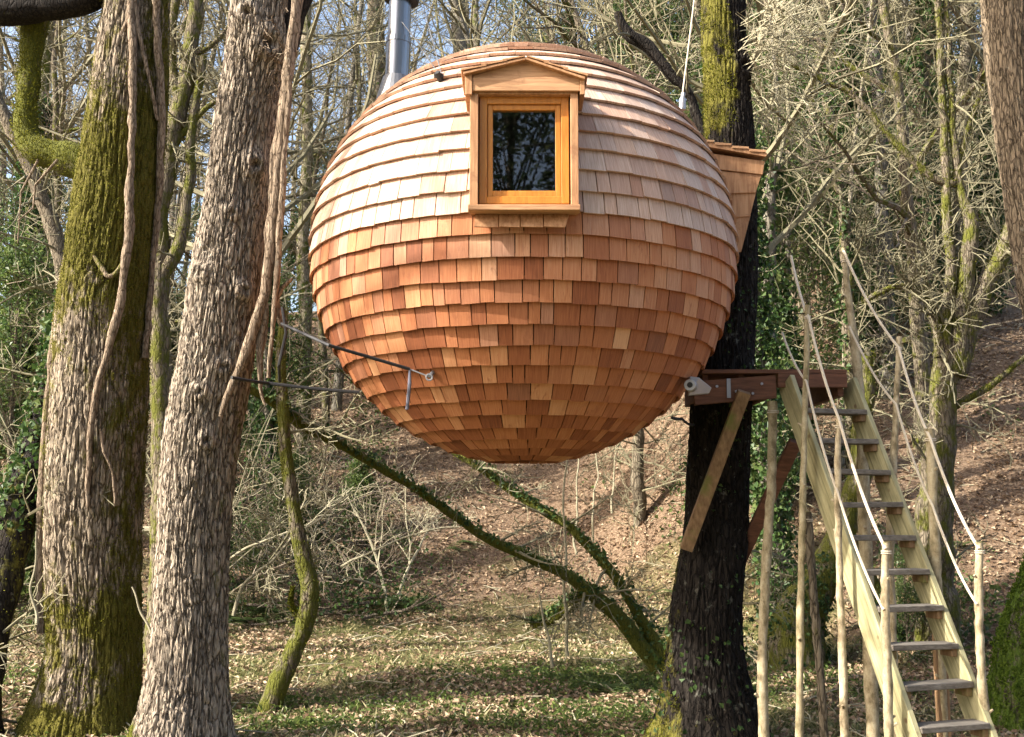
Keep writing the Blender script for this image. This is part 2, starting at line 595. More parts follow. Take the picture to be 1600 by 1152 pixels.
def ground_mat():
    m, nt, b = newmat('woodland_floor')
    co = coords(nt)
    n1 = noise(nt, co, 26, 6, 0.7)
    n2 = noise(nt, co, 0.6, 4, 0.6)
    n3 = noise(nt, co, 5, 4, 0.65)
    lit = ramp(nt, n1, [(0.3, (0.085, 0.045, 0.026)), (0.5, (0.19, 0.13, 0.085)), (0.66, (0.35, 0.262, 0.18)), (0.8, (0.50, 0.40, 0.285))])
    soil = ramp(nt, n1, [(0.35, (0.035, 0.025, 0.016)), (0.7, (0.11, 0.075, 0.045))])
    grs = ramp(nt, n1, [(0.3, (0.045, 0.06, 0.018)), (0.55, (0.12, 0.125, 0.04)), (0.75, (0.27, 0.235, 0.11))])
    c = mixc(nt, ramp(nt, n3, [(0.5, (0, 0, 0)), (0.7, (.8, .8, .8))]), lit, soil)
    g = attr(nt, 'moss')
    gf = math_(nt, 'ADD', g, math_(nt, 'MULTIPLY', math_(nt, 'SUBTRACT', n2, 0.5), 1.2))
    c = mixc(nt, ramp(nt, gf, [(0.35, (0, 0, 0)), (0.6, (.85, .85, .85))]), c, grs)
    nt.links.new(c, b.inputs['Base Color'])
    b.inputs['Roughness'].default_value = 0.95
    b.inputs['Specular IOR Level'].default_value = 0.1
    bump(nt, b, n1, 1.0, 0.05)
    return m


M['ground'] = ground_mat()


def glass_mat():
    m, nt, b = newmat('window_glass')
    b.inputs['Base Color'].default_value = (0.75, 0.8, 0.85, 1)
    b.inputs['Roughness'].default_value = 0.015
    b.inputs['Transmission Weight'].default_value = 1.0
    b.inputs['IOR'].default_value = 1.5
    return m


M['glass'] = glass_mat()


def board_mat(name, axis, stops, knot):
    """sawn timber whose grain runs along the given direction"""
    m, nt, b = newmat(name)
    tc = nt.nodes.new('ShaderNodeTexCoord')
    ax = Vector(axis).normalized()
    s1 = ax.cross(Vector((0, 0, 1))).normalized()
    s2 = ax.cross(s1)
    cmb = nt.nodes.new('ShaderNodeCombineXYZ')
    for k, (v, sc) in enumerate(((ax, 1.6), (s1, 30.0), (s2, 30.0))):
        d = nt.nodes.new('ShaderNodeVectorMath')
        d.operation = 'DOT_PRODUCT'
        nt.links.new(tc.outputs['Object'], d.inputs[0])
        d.inputs[1].default_value = v
        nt.links.new(math_(nt, 'MULTIPLY', d.outputs['Value'], sc), cmb.inputs[k])
    g = noise(nt, cmb.outputs[0], 1.0, 6, 0.65, dist=0.6)
    c = ramp(nt, g, stops)
    vo = nt.nodes.new('ShaderNodeTexVoronoi')
    vo.inputs['Scale'].default_value = 5.5
    nt.links.new(tc.outputs['Object'], vo.inputs['Vector'])
    c = mixc(nt, ramp(nt, vo.outputs['Distance'], [(0.06, (.9, .9, .9)), (0.13, (0, 0, 0))]), c, knot)
    wx = noise(nt, coords(nt), 2.2, 5, 0.65)
    c = mixc(nt, ramp(nt, wx, [(0.48, (0, 0, 0)), (0.72, (.75, .75, .75))]), c, tuple(k * .55 for k in stops[1][1]))
    nt.links.new(c, b.inputs['Base Color'])
    b.inputs['Roughness'].default_value = 0.8
    b.inputs['Specular IOR Level'].default_value = 0.25
    bump(nt, b, g, 0.7, 0.004)
    return m


def pole_mat():
    m, nt, b = newmat('peeling_pole_bark')
    co = coords(nt, (1, 1, .5))
    n1 = noise(nt, co, 16, 6, 0.7)
    n2 = noise(nt, coords(nt, (1, 1, 2.2)), 60, 4, 0.6)
    c = ramp(nt, n1, [(0.36, (0.15, 0.115, 0.075)), (0.47, (0.34, 0.275, 0.185)), (0.6, (0.52, 0.445, 0.32)), (0.75, (0.62, 0.55, 0.41))])
    c = mixc(nt, ramp(nt, n2, [(.6, (0, 0, 0)), (.72, (.7, .7, .7))]), c, (0.13, 0.10, 0.07))
    c = mixc(nt, math_(nt, 'MULTIPLY', objrand(nt), .35), c, (0.25, 0.23, 0.10))
    nt.links.new(c, b.inputs['Base Color'])
    b.inputs['Roughness'].default_value = 0.85
    b.inputs['Specular IOR Level'].default_value = 0.2
    bump(nt, b, n1, 0.8, 0.012)
    return m


M['pole'] = pole_mat()
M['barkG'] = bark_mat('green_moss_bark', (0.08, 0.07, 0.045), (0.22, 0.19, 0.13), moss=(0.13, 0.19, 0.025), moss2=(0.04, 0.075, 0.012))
M['greenfuzz'] = leaf_mat('green_moss_fuzz', [(0, (0.05, 0.09, 0.012)), (0.5, (0.11, 0.17, 0.02)), (1, (0.20, 0.27, 0.04))], 0.8, 0.3, 0.1)
# ------------------------------------------------------------------ the ground
def axis(lo, hi, fine_lo, fine_hi, step, ratio=1.12):
    a = list(np.arange(fine_lo, fine_hi, step))
    s, v = step, a[-1]
    while v < hi:
        s *= ratio
        v += s
        a.append(v)
    s, v = step, a[0]
    pre = []
    while v > lo:
        s *= ratio
        v -= s
        pre.append(v)
    return np.array(pre[::-1] + a)


def flatmask(x, y):
    return sstep(-30, -3, -np.abs(x)) * sstep(22, 15, y) * sstep(5.5, 2.0, x - 0.12 * (y - 8))


gx = axis(-220, 220, -12, 13, 0.16)
gy = axis(-120, 400, 5, 30, 0.16)
X, Y = np.meshgrid(gx, gy)
xf, yf = X.reshape(-1), Y.reshape(-1)
zf = gz(xf, yf)
gm = MB()
nx, ny = len(gx), len(gy)
q0 = (np.arange(ny - 1)[:, None] * nx + np.arange(nx - 1)[None, :]).reshape(-1)
gm.add(np.stack([xf, yf, zf], 1), [np.stack([q0, q0 + 1, q0 + nx + 1, q0 + nx], 1)], 0.05 + 0.55 * flatmask(xf, yf))
ground = gm.build('ground', M['ground'], smooth=True)
tag(ground, 'woodland floor of leaf litter rising into a wooded hillside', kind='structure')

# fallen leaves and short grass as real small leaves
rng = np.random.default_rng(11)


def scatter(n, ylo, yhi, spread=0.56):
    y = ylo * (yhi / ylo) ** rng.random(n)
    x = (rng.random(n) * 2 - 1) * spread * y
    return x, y


x, y = scatter(125000, 7.0, 48.0)
fm = flatmask(x, y)
clump = fbm(np.stack([x * 0.9, y * 0.9, 0 * x], 1), 3, 21)
keep = rng.random(len(x)) < np.where(fm > .5, np.clip((clump - .28) * 2.4, 0.12, .8), np.clip((clump - .22) * 3.0, .15, 1))
x, y = x[keep], y[keep]
z = gz(x, y) + 0.012 + rng.random(len(x)) * 0.02
lm = MB()
leafmesh(lm, np.stack([x, y, z], 1), (0.045 + 0.05 * rng.random(len(x))) * (1 + np.clip(y - 14, 0, 20) * .03), rng, np.array([[0, -.15, 1.0]]), 0.62, 0.6, 0.2)
tag(lm.build('fallen_leaves', M['litter']), 'brown fallen leaves strewn over the woodland floor', kind='stuff')

x, y = scatter(190000, 7.2, 21.0, 0.52)
fm = flatmask(x, y)
clump = fbm(np.stack([x * 1.1, y * 1.1, 0 * x], 1), 3, 33)
keep = rng.random(len(x)) < np.clip(fm * (clump - 0.26) * 2.6, 0, 1)
x, y = x[keep], y[keep]
h = 0.018 + 0.035 * rng.random(len(x)) + 0.05 * (rng.random(len(x)) > .96)
z = gz(x, y)
n = len(x)
base = np.stack([x, y, z - .005], 1)
lean = rng.normal(0, 0.9, (n, 3)) * [1, 1, 0]
tip = base + (lean + [0, 0, 1]) * h[:, None]
wd = rng.normal(0, 1, (n, 3)) * [1, 1, 0]
wd = wd / np.linalg.norm(wd, axis=1)[:, None] * (0.007 + .008 * rng.random(n))[:, None]
mid = (base + tip) / 2 + lean * -0.15 * h[:, None]
V = np.stack([base - wd * .6, base + wd * .6, mid + wd, tip, mid - wd], 1).reshape(-1, 3)
bidx = np.arange(n)[:, None] * 5
gm = MB()
gm.add(V, [bidx + np.array([[0, 1, 2, 4]]), bidx + np.array([[4, 2, 3]])])
tag(gm.build('short_grass', M['straw'], recalc=False), 'short green and straw coloured grass on the level clearing', kind='stuff')

# dull ivy and moss creeping over the slope, in uneven clumps
x, y = scatter(60000, 11.0, 40.0)
p3 = np.stack([x * 0.55, y * 0.4, 0 * x], 1)
keep = (rng.random(len(x)) < np.clip((fbm(p3, 4, 51) - 0.52 - .05 * sstep(0, 8, x)) * 7, 0, 1)) & (flatmask(x, y) < .6)
x, y = x[keep], y[keep]
z = gz(x, y) + 0.01 + 0.12 * rng.random(len(x)) ** 2
gm = MB()
leafmesh(gm, np.stack([x, y, z], 1), (.05 + .06 * rng.random(len(x))) * (1 + np.clip(y - 14, 0, 20) * .02), rng, np.array([[0, -.3, 1.0]]), .45, .7)
tag(gm.build('creeping_ivy', M['holly'], recalc=False), 'dull green ivy creeping over the slope in uneven clumps', kind='stuff')
gm = MB()
x, y = scatter(900, 8.0, 34.0)
for a, b in zip(x, y):
    c = np.array([a, b, gz1(a, b) + .02])
    L = rng.uniform(.15, .6)
    az = rng.uniform(0, math.pi)
    d = np.array([math.cos(az), math.sin(az) * .8, rng.normal(0, .12)])
    e = c + d * L
    e[2] = max(gz1(e[0], e[1]) + .015, e[2])
    m_ = (c + e) / 2 + rng.normal(0, .03, 3) + [0, 0, .02]
    gm.tube([c, m_, e], [.009, .007, .004], 4, cap=False)
tag(gm.build('fallen_sticks', M['twigpale'], recalc=False), 'short fallen sticks lying among the leaves', kind='stuff')

# low green ground cover in patches
gm = MB()
for (px, py, Yd, rx, ry, cnt) in [(900, 1045, 12.2, 1.9, .8, 2600), (960, 1090, 10.6, 1.2, .45, 1300), (480, 1110, 9.7, .7, .35, 900), (430, 1060, 10.6, .4, .3, 400),
                                  (840, 1110, 9.9, 1.0, .3, 800), (600, 1090, 10.6, .9, .4, 500), (1150, 1010, 11.5, .5, .4, 600), (560, 925, 19.5, 1.8, .6, 800),
                                  (1270, 1020, 12.0, 1.0, .5, 500), (1390, 1040, 11.4, .5, .4, 500), (130, 1120, 9.2, .9, .5, 400), (20, 1010, 12, 1.0, .7, 500)]:
    c = P(px, py, Yd)
    a = rng.normal(0, 0.5, (cnt, 2)) * [rx, ry]
    xx, yy = c.x + a[:, 0], Yd + a[:, 1]
    zz = gz(xx, yy) + rng.random(cnt) ** 2 * 0.10 + 0.01
    leafmesh(gm, np.stack([xx, yy, zz], 1), .03 + .04 * rng.random(cnt), rng, np.array([[0, -.3, 1.0]]), .5, .45)
tag(gm.build('ground_cover', M['green'], recalc=False), 'low green plants growing in patches across the clearing', kind='stuff')


# ------------------------------------------------------------------ the hanging ball
C0 = P(817.5, 403.5, 9.0)
RX, RZ = 1.732, 1.69
TH = empty('treehouse', C0)
tag(TH, 'round hanging treehouse clad in rows of cedar shingles, with one framed window', 'treehouse')


def ball(th, ph, off=0.0):
    """point on the ball: th from the top, ph round from the side facing the camera (-y), positive to the right"""
    return Vector((C0.x + (RX + off) * math.sin(th) * math.sin(ph), C0.y - (RX + off) * math.sin(th) * math.cos(ph), C0.z + (RZ + off) * math.cos(th)))


YF = C0.y - RX - 0.135             # plane of the dormer's face
wl, wr = P(733, 235, YF).x, P(904, 235, YF).x
wt, wb = P(820, 112, YF).z, P(820, 326, YF).z

mb = MB()
nt_, np_ = 90, 144
Vv, Ff = [], []
for i in range(nt_ + 1):
    for j in range(np_):
        Vv.append(tuple(ball(math.pi * i / nt_ * 0.9999 + .00005, 2 * math.pi * j / np_, -0.012)))
for i in range(nt_):
    for j in range(np_):
        cq = Vector(Vv[i * np_ + j])
        if wl - .03 < cq.x < wr - .03 and wb - .03 < cq.z < wt + .03 and cq.y < C0.y:
            continue                   # the window opening
        Ff.append([i * np_ + j, i * np_ + (j + 1) % np_, (i + 1) * np_ + (j + 1) % np_, (i + 1) * np_ + j])
mb.add(Vv, [np.array(Ff)])
mb.build('shell', M['dark'], TH, True)

srng = random.Random(4)
N_C = 33
th_end = math.pi * 0.945
sh = []                            # (area, corners, uv, tone, age)
for i in range(N_C):
    tb = th_end * (i + 1) / N_C
    tt = th_end * (i - 0.14) / N_C
    if i == 0:
        tt = 0.01
    circ = 2 * math.pi * RX * math.sin(min(tb, math.pi / 2) if tb < math.pi / 2 else (tb + tt) / 2)
    nav = max(6, int(circ / (0.155 if tb < 1.5 else 0.135)))
    ws = [srng.uniform(0.62, 1.42) for _ in range(nav)]
    tot = sum(ws)
    ph = srng.uniform(0, 0.1) - math.pi
    old_ = px_of(ball(tb, 0, .04))[1] < 352     # the upper courses have weathered paler
    for w in ws:
        dp = 2 * math.pi * w / tot
        a, b = ph, ph + dp
        ph = b
        lat = th_end / N_C
        j = srng.gauss(0, 0.017) * lat
        sk = srng.gauss(0, 0.008) * lat
        g = (0.0016 if tb < 1.5 else 0.0032) / max(0.08, RX * math.sin(tb))
        off = srng.gauss(0, 0.0014)
        lo, li = 0.042 + off, 0.021 + off
        up = 0.010
        c4 = [ball(tb + j + sk, a + g, lo), ball(tb + j - sk, b - g, lo), ball(tt, b - g * 1.3, up), ball(tt, a + g * 1.3, up),
              ball(tb + j + sk, a + g, li), ball(tb + j - sk, b - g, li), ball(tt, b - g * 1.3, up - .011), ball(tt, a + g * 1.3, up - .011)]
        mid = ball((tb + tt) / 2, (a + b) / 2, .02)
        nrm = (mid - C0)
        nrm.normalize()
        inwin = wl + .012 < mid.x < wr - .012 and wb + .02 < mid.z < wt + .03 and mid.y < C0.y
        inner = lambda v: wl + .02 < v.x < wr - .02
        if mid.y < C0.y and wb - .0 < mid.z < wt + .03 and (inner(c4[0]) or inner(c4[1]) or inwin):
            if inner(c4[0]) and inner(c4[1]):
                continue
            lim = wl + .03 if not inner(c4[0]) and c4[0].x <= wl + .02 else wr - .03
            for v in c4:               # cut against the side of the dormer
                if lim < 0 + (wl + wr) / 2:
                    v.x = min(v.x, lim)
                else:
                    v.x = max(v.x, lim)
        toc = (EYE - mid)
        dist = toc.length
        toc.normalize()
        area = max(0, nrm.dot(toc)) * (c4[1] - c4[0]).length * (c4[0] - c4[3]).length / dist ** 2
        tone = min(1, max(0, srng.gauss(0.55 if old_ else 0.50, 0.17)))
        if srng.random() < 0.06:
            tone = srng.uniform(0.08, 0.28)
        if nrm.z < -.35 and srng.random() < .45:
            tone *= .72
        age = max(0.0, min(1.0, (0.70 + .3 * max(0, nrm.z - .15) if old_ else 0.14 + .4 * min(0, nrm.z)) + srng.gauss(0, .12)))
        sh.append((area, c4, srng.random() * 40, tone, age))
sh.sort(key=lambda s: -s[0])
SQ = [[0, 1, 2, 3], [7, 6, 5, 4], [4, 5, 1, 0], [1, 5, 6, 2], [2, 6, 7, 3], [3, 7, 4, 0]]


def shingle_mesh(items, name, parent):
    V, Fc, tones, ages, uvs = [], [], [], [], []
    for k, (_, c4, u0, tone, age) in enumerate(items):
        V += [tuple(c) for c in c4]
        w = (c4[1] - c4[0]).length
        h = (c4[0] - c4[3]).length
        uvv = [(u0, u0), (u0 + w, u0), (u0 + w, u0 + h), (u0, u0 + h)] * 2
        for f in SQ:
            Fc.append([i + 8 * k for i in f])
            uvs += [uvv[i] for i in f]
        tones += [tone] * 6
        ages += [age] * 6
    me = bpy.data.meshes.new(name)
    me.from_pydata(V, [], Fc)
    uv = me.uv_layers.new(name='UVMap')
    uv.data.foreach_set('uv', np.array(uvs, np.float32).reshape(-1))
    for nm, vals in (('tone', tones), ('age', ages)):
        at = me.attributes.new(nm, 'FLOAT', 'FACE')
        at.data.foreach_set('value', np.array(vals, np.float32))
    me.materials.append(M['shingle'])
    me.update()
    o = bpy.data.objects.new(name, me)
    COL.objects.link(o)
    o.parent = parent
    o.matrix_parent_inverse = Matrix.Translation(parent.location).inverted()
    return o


for it in sh[:298]:
    shingle_mesh([it], 'shingle', TH)
rest = shingle_mesh(sh[298:], 'shingles', TH)
rest['kind'] = 'stuff'

# bottom ring where the last course ends
mb = MB()
ringr = RX * math.sin(th_end) + .02
zb = C0.z + RZ * math.cos(th_end)
mb.tube([(C0.x, C0.y, zb - .012), (C0.x, C0.y, zb + .03)], ringr, 40)
mb.build('base_plate', M['dark'], TH)

# ---- dormer window
mb = MB()
yb_top = C0.y - 0.9
xl, xr = P(734, 235, YF).x, P(904, 235, YF).x
xli, xri = P(747, 235, YF).x, P(892, 235, YF).x
zt, zh = P(820, 123, YF).z, P(820, 147, YF).z
zs, zs2 = P(820, 320, YF).z, P(820, 328, YF).z
mb.box2((xl, YF, zs), (xli, yb_top, zh))
mb.box2((xri, YF, zs), (xr, yb_top, zh))
mb.box2((xl, YF + .004, zh), (xr, yb_top, zt))
mb.box2((xl + .002, YF + .002, zs2 + .004), (xr - .002, yb_top - .4, zs - .001))
dorm = mb.build('dormer_window', M['cedar'], TH, bevel=.003)
# near-black box behind the glass, standing in for the darkness of the room
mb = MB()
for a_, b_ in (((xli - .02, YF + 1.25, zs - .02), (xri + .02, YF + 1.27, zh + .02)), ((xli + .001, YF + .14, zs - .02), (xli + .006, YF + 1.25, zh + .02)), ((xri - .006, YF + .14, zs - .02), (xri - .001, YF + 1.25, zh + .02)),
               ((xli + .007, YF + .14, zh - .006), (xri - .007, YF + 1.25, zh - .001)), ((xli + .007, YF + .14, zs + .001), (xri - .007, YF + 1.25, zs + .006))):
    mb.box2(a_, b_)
mb.build('dark_room_box', M['room'], dorm)
mb = MB()                          # pediment board with the level header under it
pk = P(821, 98, YF)
mb.prism([P(739, 122, YF - .012), P(904, 122, YF - .012), P(904, 118, YF - .012), P(821, 97, YF - .012), P(739, 118, YF - .012)], (0, .05, 0))
mb.build('pediment', M['cedar_h'], dorm, bevel=.002)
mb = MB()
mb.box2((P(738, 124, YF).x, YF - .022, P(820, 144, YF).z), (P(906, 124, YF).x, YF - .001, P(820, 123, YF).z))
mb.build('header_board', M['cedar_h'], dorm, bevel=.003)
for (a, b, c) in ((727, 738, 112), (906, 913, 122)):
    mb = MB()
    mb.box2((P(a, 120, YF).x, YF - .03, P(820, 150, YF).z), (P(b, 120, YF).x, yb_top, P(820, c + 6, YF).z))
    mb.build('eaves_board', M['cedar'], dorm, bevel=.002)
for sgn in (-1, 1):                # two roof slopes running back into the ball
    e = P(724 if sgn < 0 else 914, 116 if sgn < 0 else 124, YF - .06)
    r = P(821.5, 93, YF - .06)
    mb = MB()
    t = Vector((0, 0, .018))
    mb.prism([e, r, r + t, e + t], (0, 1.25, 0))
    rs = mb.build('roof_slope', M['cedar'], dorm, bevel=.002)
    d = (r - e)
    nn = Vector((-d.z, 0, d.x)).normalized()
    if nn.z < 0:
        nn = -nn
    for k in range(3):             # lapped shingle courses on the slope
        for q in range(6):
            a0, a1 = k / 3, min(1, (k + 1.15) / 3)
            y0 = YF - .065 + q * .2
            p0 = e + d * (a0 - .02) + nn * .028
            p1 = e + d * a1 + nn * .02
            mb = MB()
            mb.prism([Vector((p0.x, y0, p0.z)), Vector((p1.x, y0, p1.z)), Vector((p1.x, y0, p1.z)) + nn * .008, Vector((p0.x, y0, p0.z)) + nn * .012], (0, .196, 0))
            mb.build('shingle', M['cedar'], dorm)
# outer frame, sash and pane set back in the opening
def frame(x0, x1, z0, z1, w, wbot, y0, y1, name, parent):
    mb = MB()
    mb.box2((x0, y0, z0), (x0 + w, y1, z1))
    mb.box2((x1 - w, y0, z0), (x1, y1, z1))
    mb.box2((x0 + w, y0 + .001, z1 - w), (x1 - w, y1, z1))
    mb.box2((x0 + w, y0 + .001, z0), (x1 - w, y1, z0 + wbot))
    return mb.build(name, M['sash'], parent, bevel=.003)


def pz(py):
    return P(820, py, YF + .05).z


def pxx(px):
    return P(px, 235, YF + .05).x


u = pxx(761) - pxx(749)
fr = frame(pxx(749), pxx(889), pz(318.5), pz(151), u, u, YF + .05, YF + .13, 'window_frame', dorm)
frame(pxx(749) + u + .002, pxx(889) - u - .002, pz(318.5) + u + .002, pz(151) - u - .002, u * .7, u * .8, YF + .066, YF + .12, 'sash', dorm)
mb = MB()
mb.box2((pxx(764), YF + .088, pz(304)), (pxx(874), YF + .094, pz(163)))
mb.build('pane', M['glass'], dorm)
mb = MB()
mb.prism([P(731, 319.5, YF - .03), P(907, 319.5, YF - .03), P(907, 328, YF - .03), P(731, 328, YF - .03)], (0, .10, 0))
mb.build('sill', M['cedar_h'], dorm, bevel=.003)
ap = [(743, 778), (780, 812), (814, 848), (850, 887)]
for k, (a, b) in enumerate(ap):
    mb = MB()
    bl, br = (a - 2 if k == 0 else a), (b - 4 if k == 3 else b)
    mb.prism([P(a, 331, YF + .10), P(b + (4 if k == 3 else 0), 331, YF + .10), P(br, 355, YF + .035), P(bl, 354, YF + .035)], (0, .022, 0))
    mb.build('apron_shingle', M['cedar'], dorm)

# ---- entrance porch on the far right side
YP = C0.y + .12
mb = MB()
mb.prism([P(1085, 262, YP), P(1187, 272, YP), P(1176, 325, YP), P(1156, 392, YP), P(1085, 392, YP)], (0, .9, 0))
porch = mb.build('porch', M['dark'], TH)
bands = [([(1085, 264), (1190, 273), (1181, 301), (1128, 303), (1085, 290)], .036), ([(1085, 288), (1128, 301), (1182, 299), (1172, 338), (1085, 345)], .022),
         ([(1085, 343), (1173, 336), (1158, 394), (1085, 394)], .012)]
for poly, d in bands:
    xs = sorted(set([p[0] for p in poly]))
    mb = MB()
    mb.prism([P(a, b, YP - d) for a, b in poly], (0, .011, 0))
    mb.build('side_board', M['cedar'], porch, bevel=.002)
mb = MB()
mb.prism([P(1100, 238, YP - .05), P(1195, 252, YP - .05), P(1192, 273, YP - .05), P(1100, 262, YP - .05)], (0, 1.05, 0))
mb.build('fascia', M['cedar'], porch, bevel=.003)
mb = MB()
mb.prism([P(1085, 217, YP - .09), P(1199, 239, YP - .09), P(1197, 245, YP - .09), P(1085, 226, YP - .09)], (0, 1.12, .12))
pr = mb.build('porch_roof', M['cedar'], porch, bevel=.002)
for k in range(4):
    a = 1090 + k * 27
    mb = MB()
    mb.prism([P(a, 217 + (a - 1085) * .193 - 1, YP - .10), P(a + 26, 217 + (a + 26 - 1085) * .193 - 4, YP - .10), P(a + 26, 217 + (a + 26 - 1085) * .193 - 1, YP - .10), P(a, 217 + (a - 1085) * .193 + 3, YP - .10)], (0, 1.12, .12))
    mb.build('shingle', M['shingle'] if False else M['cedar_h'], pr)

# ---- stove flue
YC = C0.y - .05
b0 = P(619, 150, YC)
t0 = P(628, -60, YC)
mb = MB()
mb.tube([b0, P(623, 65, YC)], .102, 28)
mb.tube([P(623, 66, YC), t0], .096, 28)
flue = mb.build('chimney', M['steel'], TH, smooth=False)
flue.data.polygons.foreach_set('use_smooth', np.ones(len(flue.data.polygons), bool))
flue.data.set_sharp_from_angle(angle=rad(40))
mb = MB()
mb.tube([P(622.8, 69, YC), P(623.3, 61, YC)], .107, 28)
mb.build('pipe_collar', M['steel'], flue)
mb = MB()
mb.tube([P(618, 160, YC), P(619, 122, YC)], [.17, .112], 24)
mb.build('flashing', M['lead'], flue)
mb = MB()
mb.tube([P(626.5, 2, YC), P(628, -8, YC), P(628.6, -40, YC)], [.15, .16, .12], 24)
mb.build('cowl', M['black'], flue)

# ---- fixings on the ball
def fixing(px, py, off, s):
    d = 7.0
    best = None
    for k in range(400):               # walk the line of sight to the cladding
        p = P(px, py, 6.8 + k * .006)
        q = p - C0
        if (q.x / (RX + off)) ** 2 + (q.y / (RX + off)) ** 2 + (q.z / (RZ + off)) ** 2 <= 1:
            best = p
            break
    return best or P(px, py, 8.6)


eyeb = fixing(676, 583, .03, 0)
nb = (eyeb - C0).normalized()
mb = MB()
mb.tube([eyeb - nb * .02, eyeb + nb * .05], .016, 10)
mb.tube([eyeb + nb * .055 + Vector((.022 * math.cos(a), 0, .022 * math.sin(a))) for a in np.linspace(0, 2 * math.pi, 13)], .007, 6)
mb.build('eye_bolt', M['galv'], TH)
up = fixing(688, 124, .03, 0)
nu = (up - C0).normalized()
mb = MB()
mb.tube([up - nu * .02, up + nu * .06], .022, 8)
mb.box(up + nu * .03, (.07, .02, .03))
mb.build('roof_bracket', M['black'], TH)
br = P(1080, 603, C0.y - .62)
mb = MB()
mb.tube([br + Vector((-.02, -.06, .0)), br + Vector((.012, .05, 0))], .046, 18)
bk = mb.build('steel_bracket', M['galv'], TH, bevel=.004)
mb = MB()
mb.prism([P(1078, 588, C0.y - .58), P(1092, 590, C0.y - .58), P(1112, 606, C0.y - .5), P(1108, 615, C0.y - .5), P(1076, 618, C0.y - .58)], (0, .05, 0))
mb.build('bracket_arm', M['galv'], bk, bevel=.004)
mb = MB()
mb.tube([br + Vector((-.021, -.063, .0)), br + Vector((-.019, -.058, 0))], .022, 14)
mb.build('roller_bore', M['black'], bk)

# top suspension with shackle
sp = P(1066, 163, C0.y + .12)
mb = MB()
mb.tube([sp + Vector((0, 0, -.05)), sp + Vector((.005, 0, .05))], .03, 10)
mb.tube([sp + Vector((0.004, 0, .05)), sp + Vector((.012, 0, .10))], .02, 8)
mb.build('shackle', M['galv'], TH)
# ------------------------------------------------------------------ platform, stairs, poles, ropes
YT = 9.75                              # support tree
pf = empty('platform', (P(1160, 600, 9.3).x, 9.3, P(1160, 600, 9.3).z))
tag(pf, 'dark timber landing platform fixed round the trunk, between the ball and the stair top', 'platform')
yd = 8.95
zt_, zb_ = P(1160, 583, yd).z, P(1160, 624, yd).z
mb = MB()
mb.prism([P(1082, 596, yd), P(1212, 586, yd), P(1214, 622, yd), P(1170, 626, yd), P(1130, 629, yd), P(1086, 633, yd)], (0, .045, 0))
mb.build('fascia_board', M['deck'], pf, bevel=.003)
for k in range(7):
    mb = MB()
    mb.box2((P(1096, 580, yd).x, yd - .02 + k * .148, zt_ - .004), (P(1322, 580, yd).x, yd + .12 + k * .148, zt_ + .028))
    mb.build('deck_board', M['deck'], pf, bevel=.002)
for px in (1104, 1160, 1208, 1316):
    mb = MB()
    x0 = P(px, 600, yd).x
    mb.box2((x0 - .024, yd + .05, zb_ + .03), (x0 + .024, yd + 1.0, zt_ - .006))
    mb.build('joist', M['deck'], pf, bevel=.003)
mb = MB()
mb.box2((P(1214, 580, yd).x + .003, yd - .02, zt_ - .12), (P(1322, 580, yd).x, yd + .03, zt_ - .006))
mb.build('front_beam', M['deck'], pf, bevel=.003)
for a, b in (((1163, 612, yd - .06), (1072, 858, YT - .34)), ((1243, 690, yd + .25), (1154, 880, YT + .05))):
    mb = MB()
    mb.beam(P(*a), P(*b), .105, .075)
    mb.build('brace', M['brace'] if a[0] < 1200 else M['deck'], pf, bevel=.004)
mb = MB()
mb.box2((P(1135, 595, yd).x, yd - .012, P(0, 622, yd).z), (P(1141, 595, yd).x, yd - .001, P(0, 592, yd).z))
mb.build('steel_strap', M['galv'], pf)

for px, py in ((1120, 604), (1150, 612), (1190, 600), (1176, 615)):
    mb = MB()
    c = P(px, py, yd - .004)
    mb.tube([c, c + Vector((0, -.012, 0))], .012, 6)
    mb.build('bolt', M['galv'], pf)

# stairs: treads measured in the photo, ends given with their depth
S0, S1 = P(1300, 640, 8.85), P(1481, 1130, 7.65)
step = (S1 - S0) / 9.0
ST = empty('staircase', S1 + step)
tag(ST, 'steep open wooden stair with yellow-green stringers and grey treads', 'staircase')
run = Vector((step.x, step.y, 0)).normalized()
side = Vector((-run.y, run.x, 0))      # to the right going down?  run x up
if side.x < 0:
    side = -side
slope = step.normalized()
W = 0.54
perp = slope.cross(side).normalized()
if perp.z < 0:
    perp = -perp
M['stringer'] = board_mat('sawn_stringer', slope, [(0.32, (0.15, 0.14, 0.075)), (0.5, (0.33, 0.305, 0.17)), (0.7, (0.48, 0.445, 0.27))], (0.14, 0.085, 0.045))
for sg in (-1, 1):
    a = S0 - step * 1.05 + side * sg * (W / 2 + .022) - perp * .055
    b = S1 + step * 1.45 + side * sg * (W / 2 + .022) - perp * .055
    mb = MB()
    K = 14
    mb.beam(a, b, .215, .042, side)
    mb.build('stringer', M['stringer'], ST, bevel=.004)
Rz = Matrix((run, side, Vector((0, 0, 1)))).transposed()
trng = random.Random(3)
for k in range(11):
    c = S0 + step * k + Vector((0, 0, -.02))
    mb = MB()
    mb.box(c + Vector((0, 0, trng.uniform(-.004, .004))), (.175, W - .002, .04), Rz @ Matrix.Rotation(trng.uniform(-.015, .015), 3, 'X'))
    mb.build('tread', M['tread'], ST, bevel=.004)
    for sg in (-1, 1):
        mb = MB()
        mb.box(c + side * sg * (W / 2 - .024) + Vector((0, 0, -.048)), (.13, .045, .055), Rz)
        mb.build('cleat', M['brace'], ST, bevel=.003)
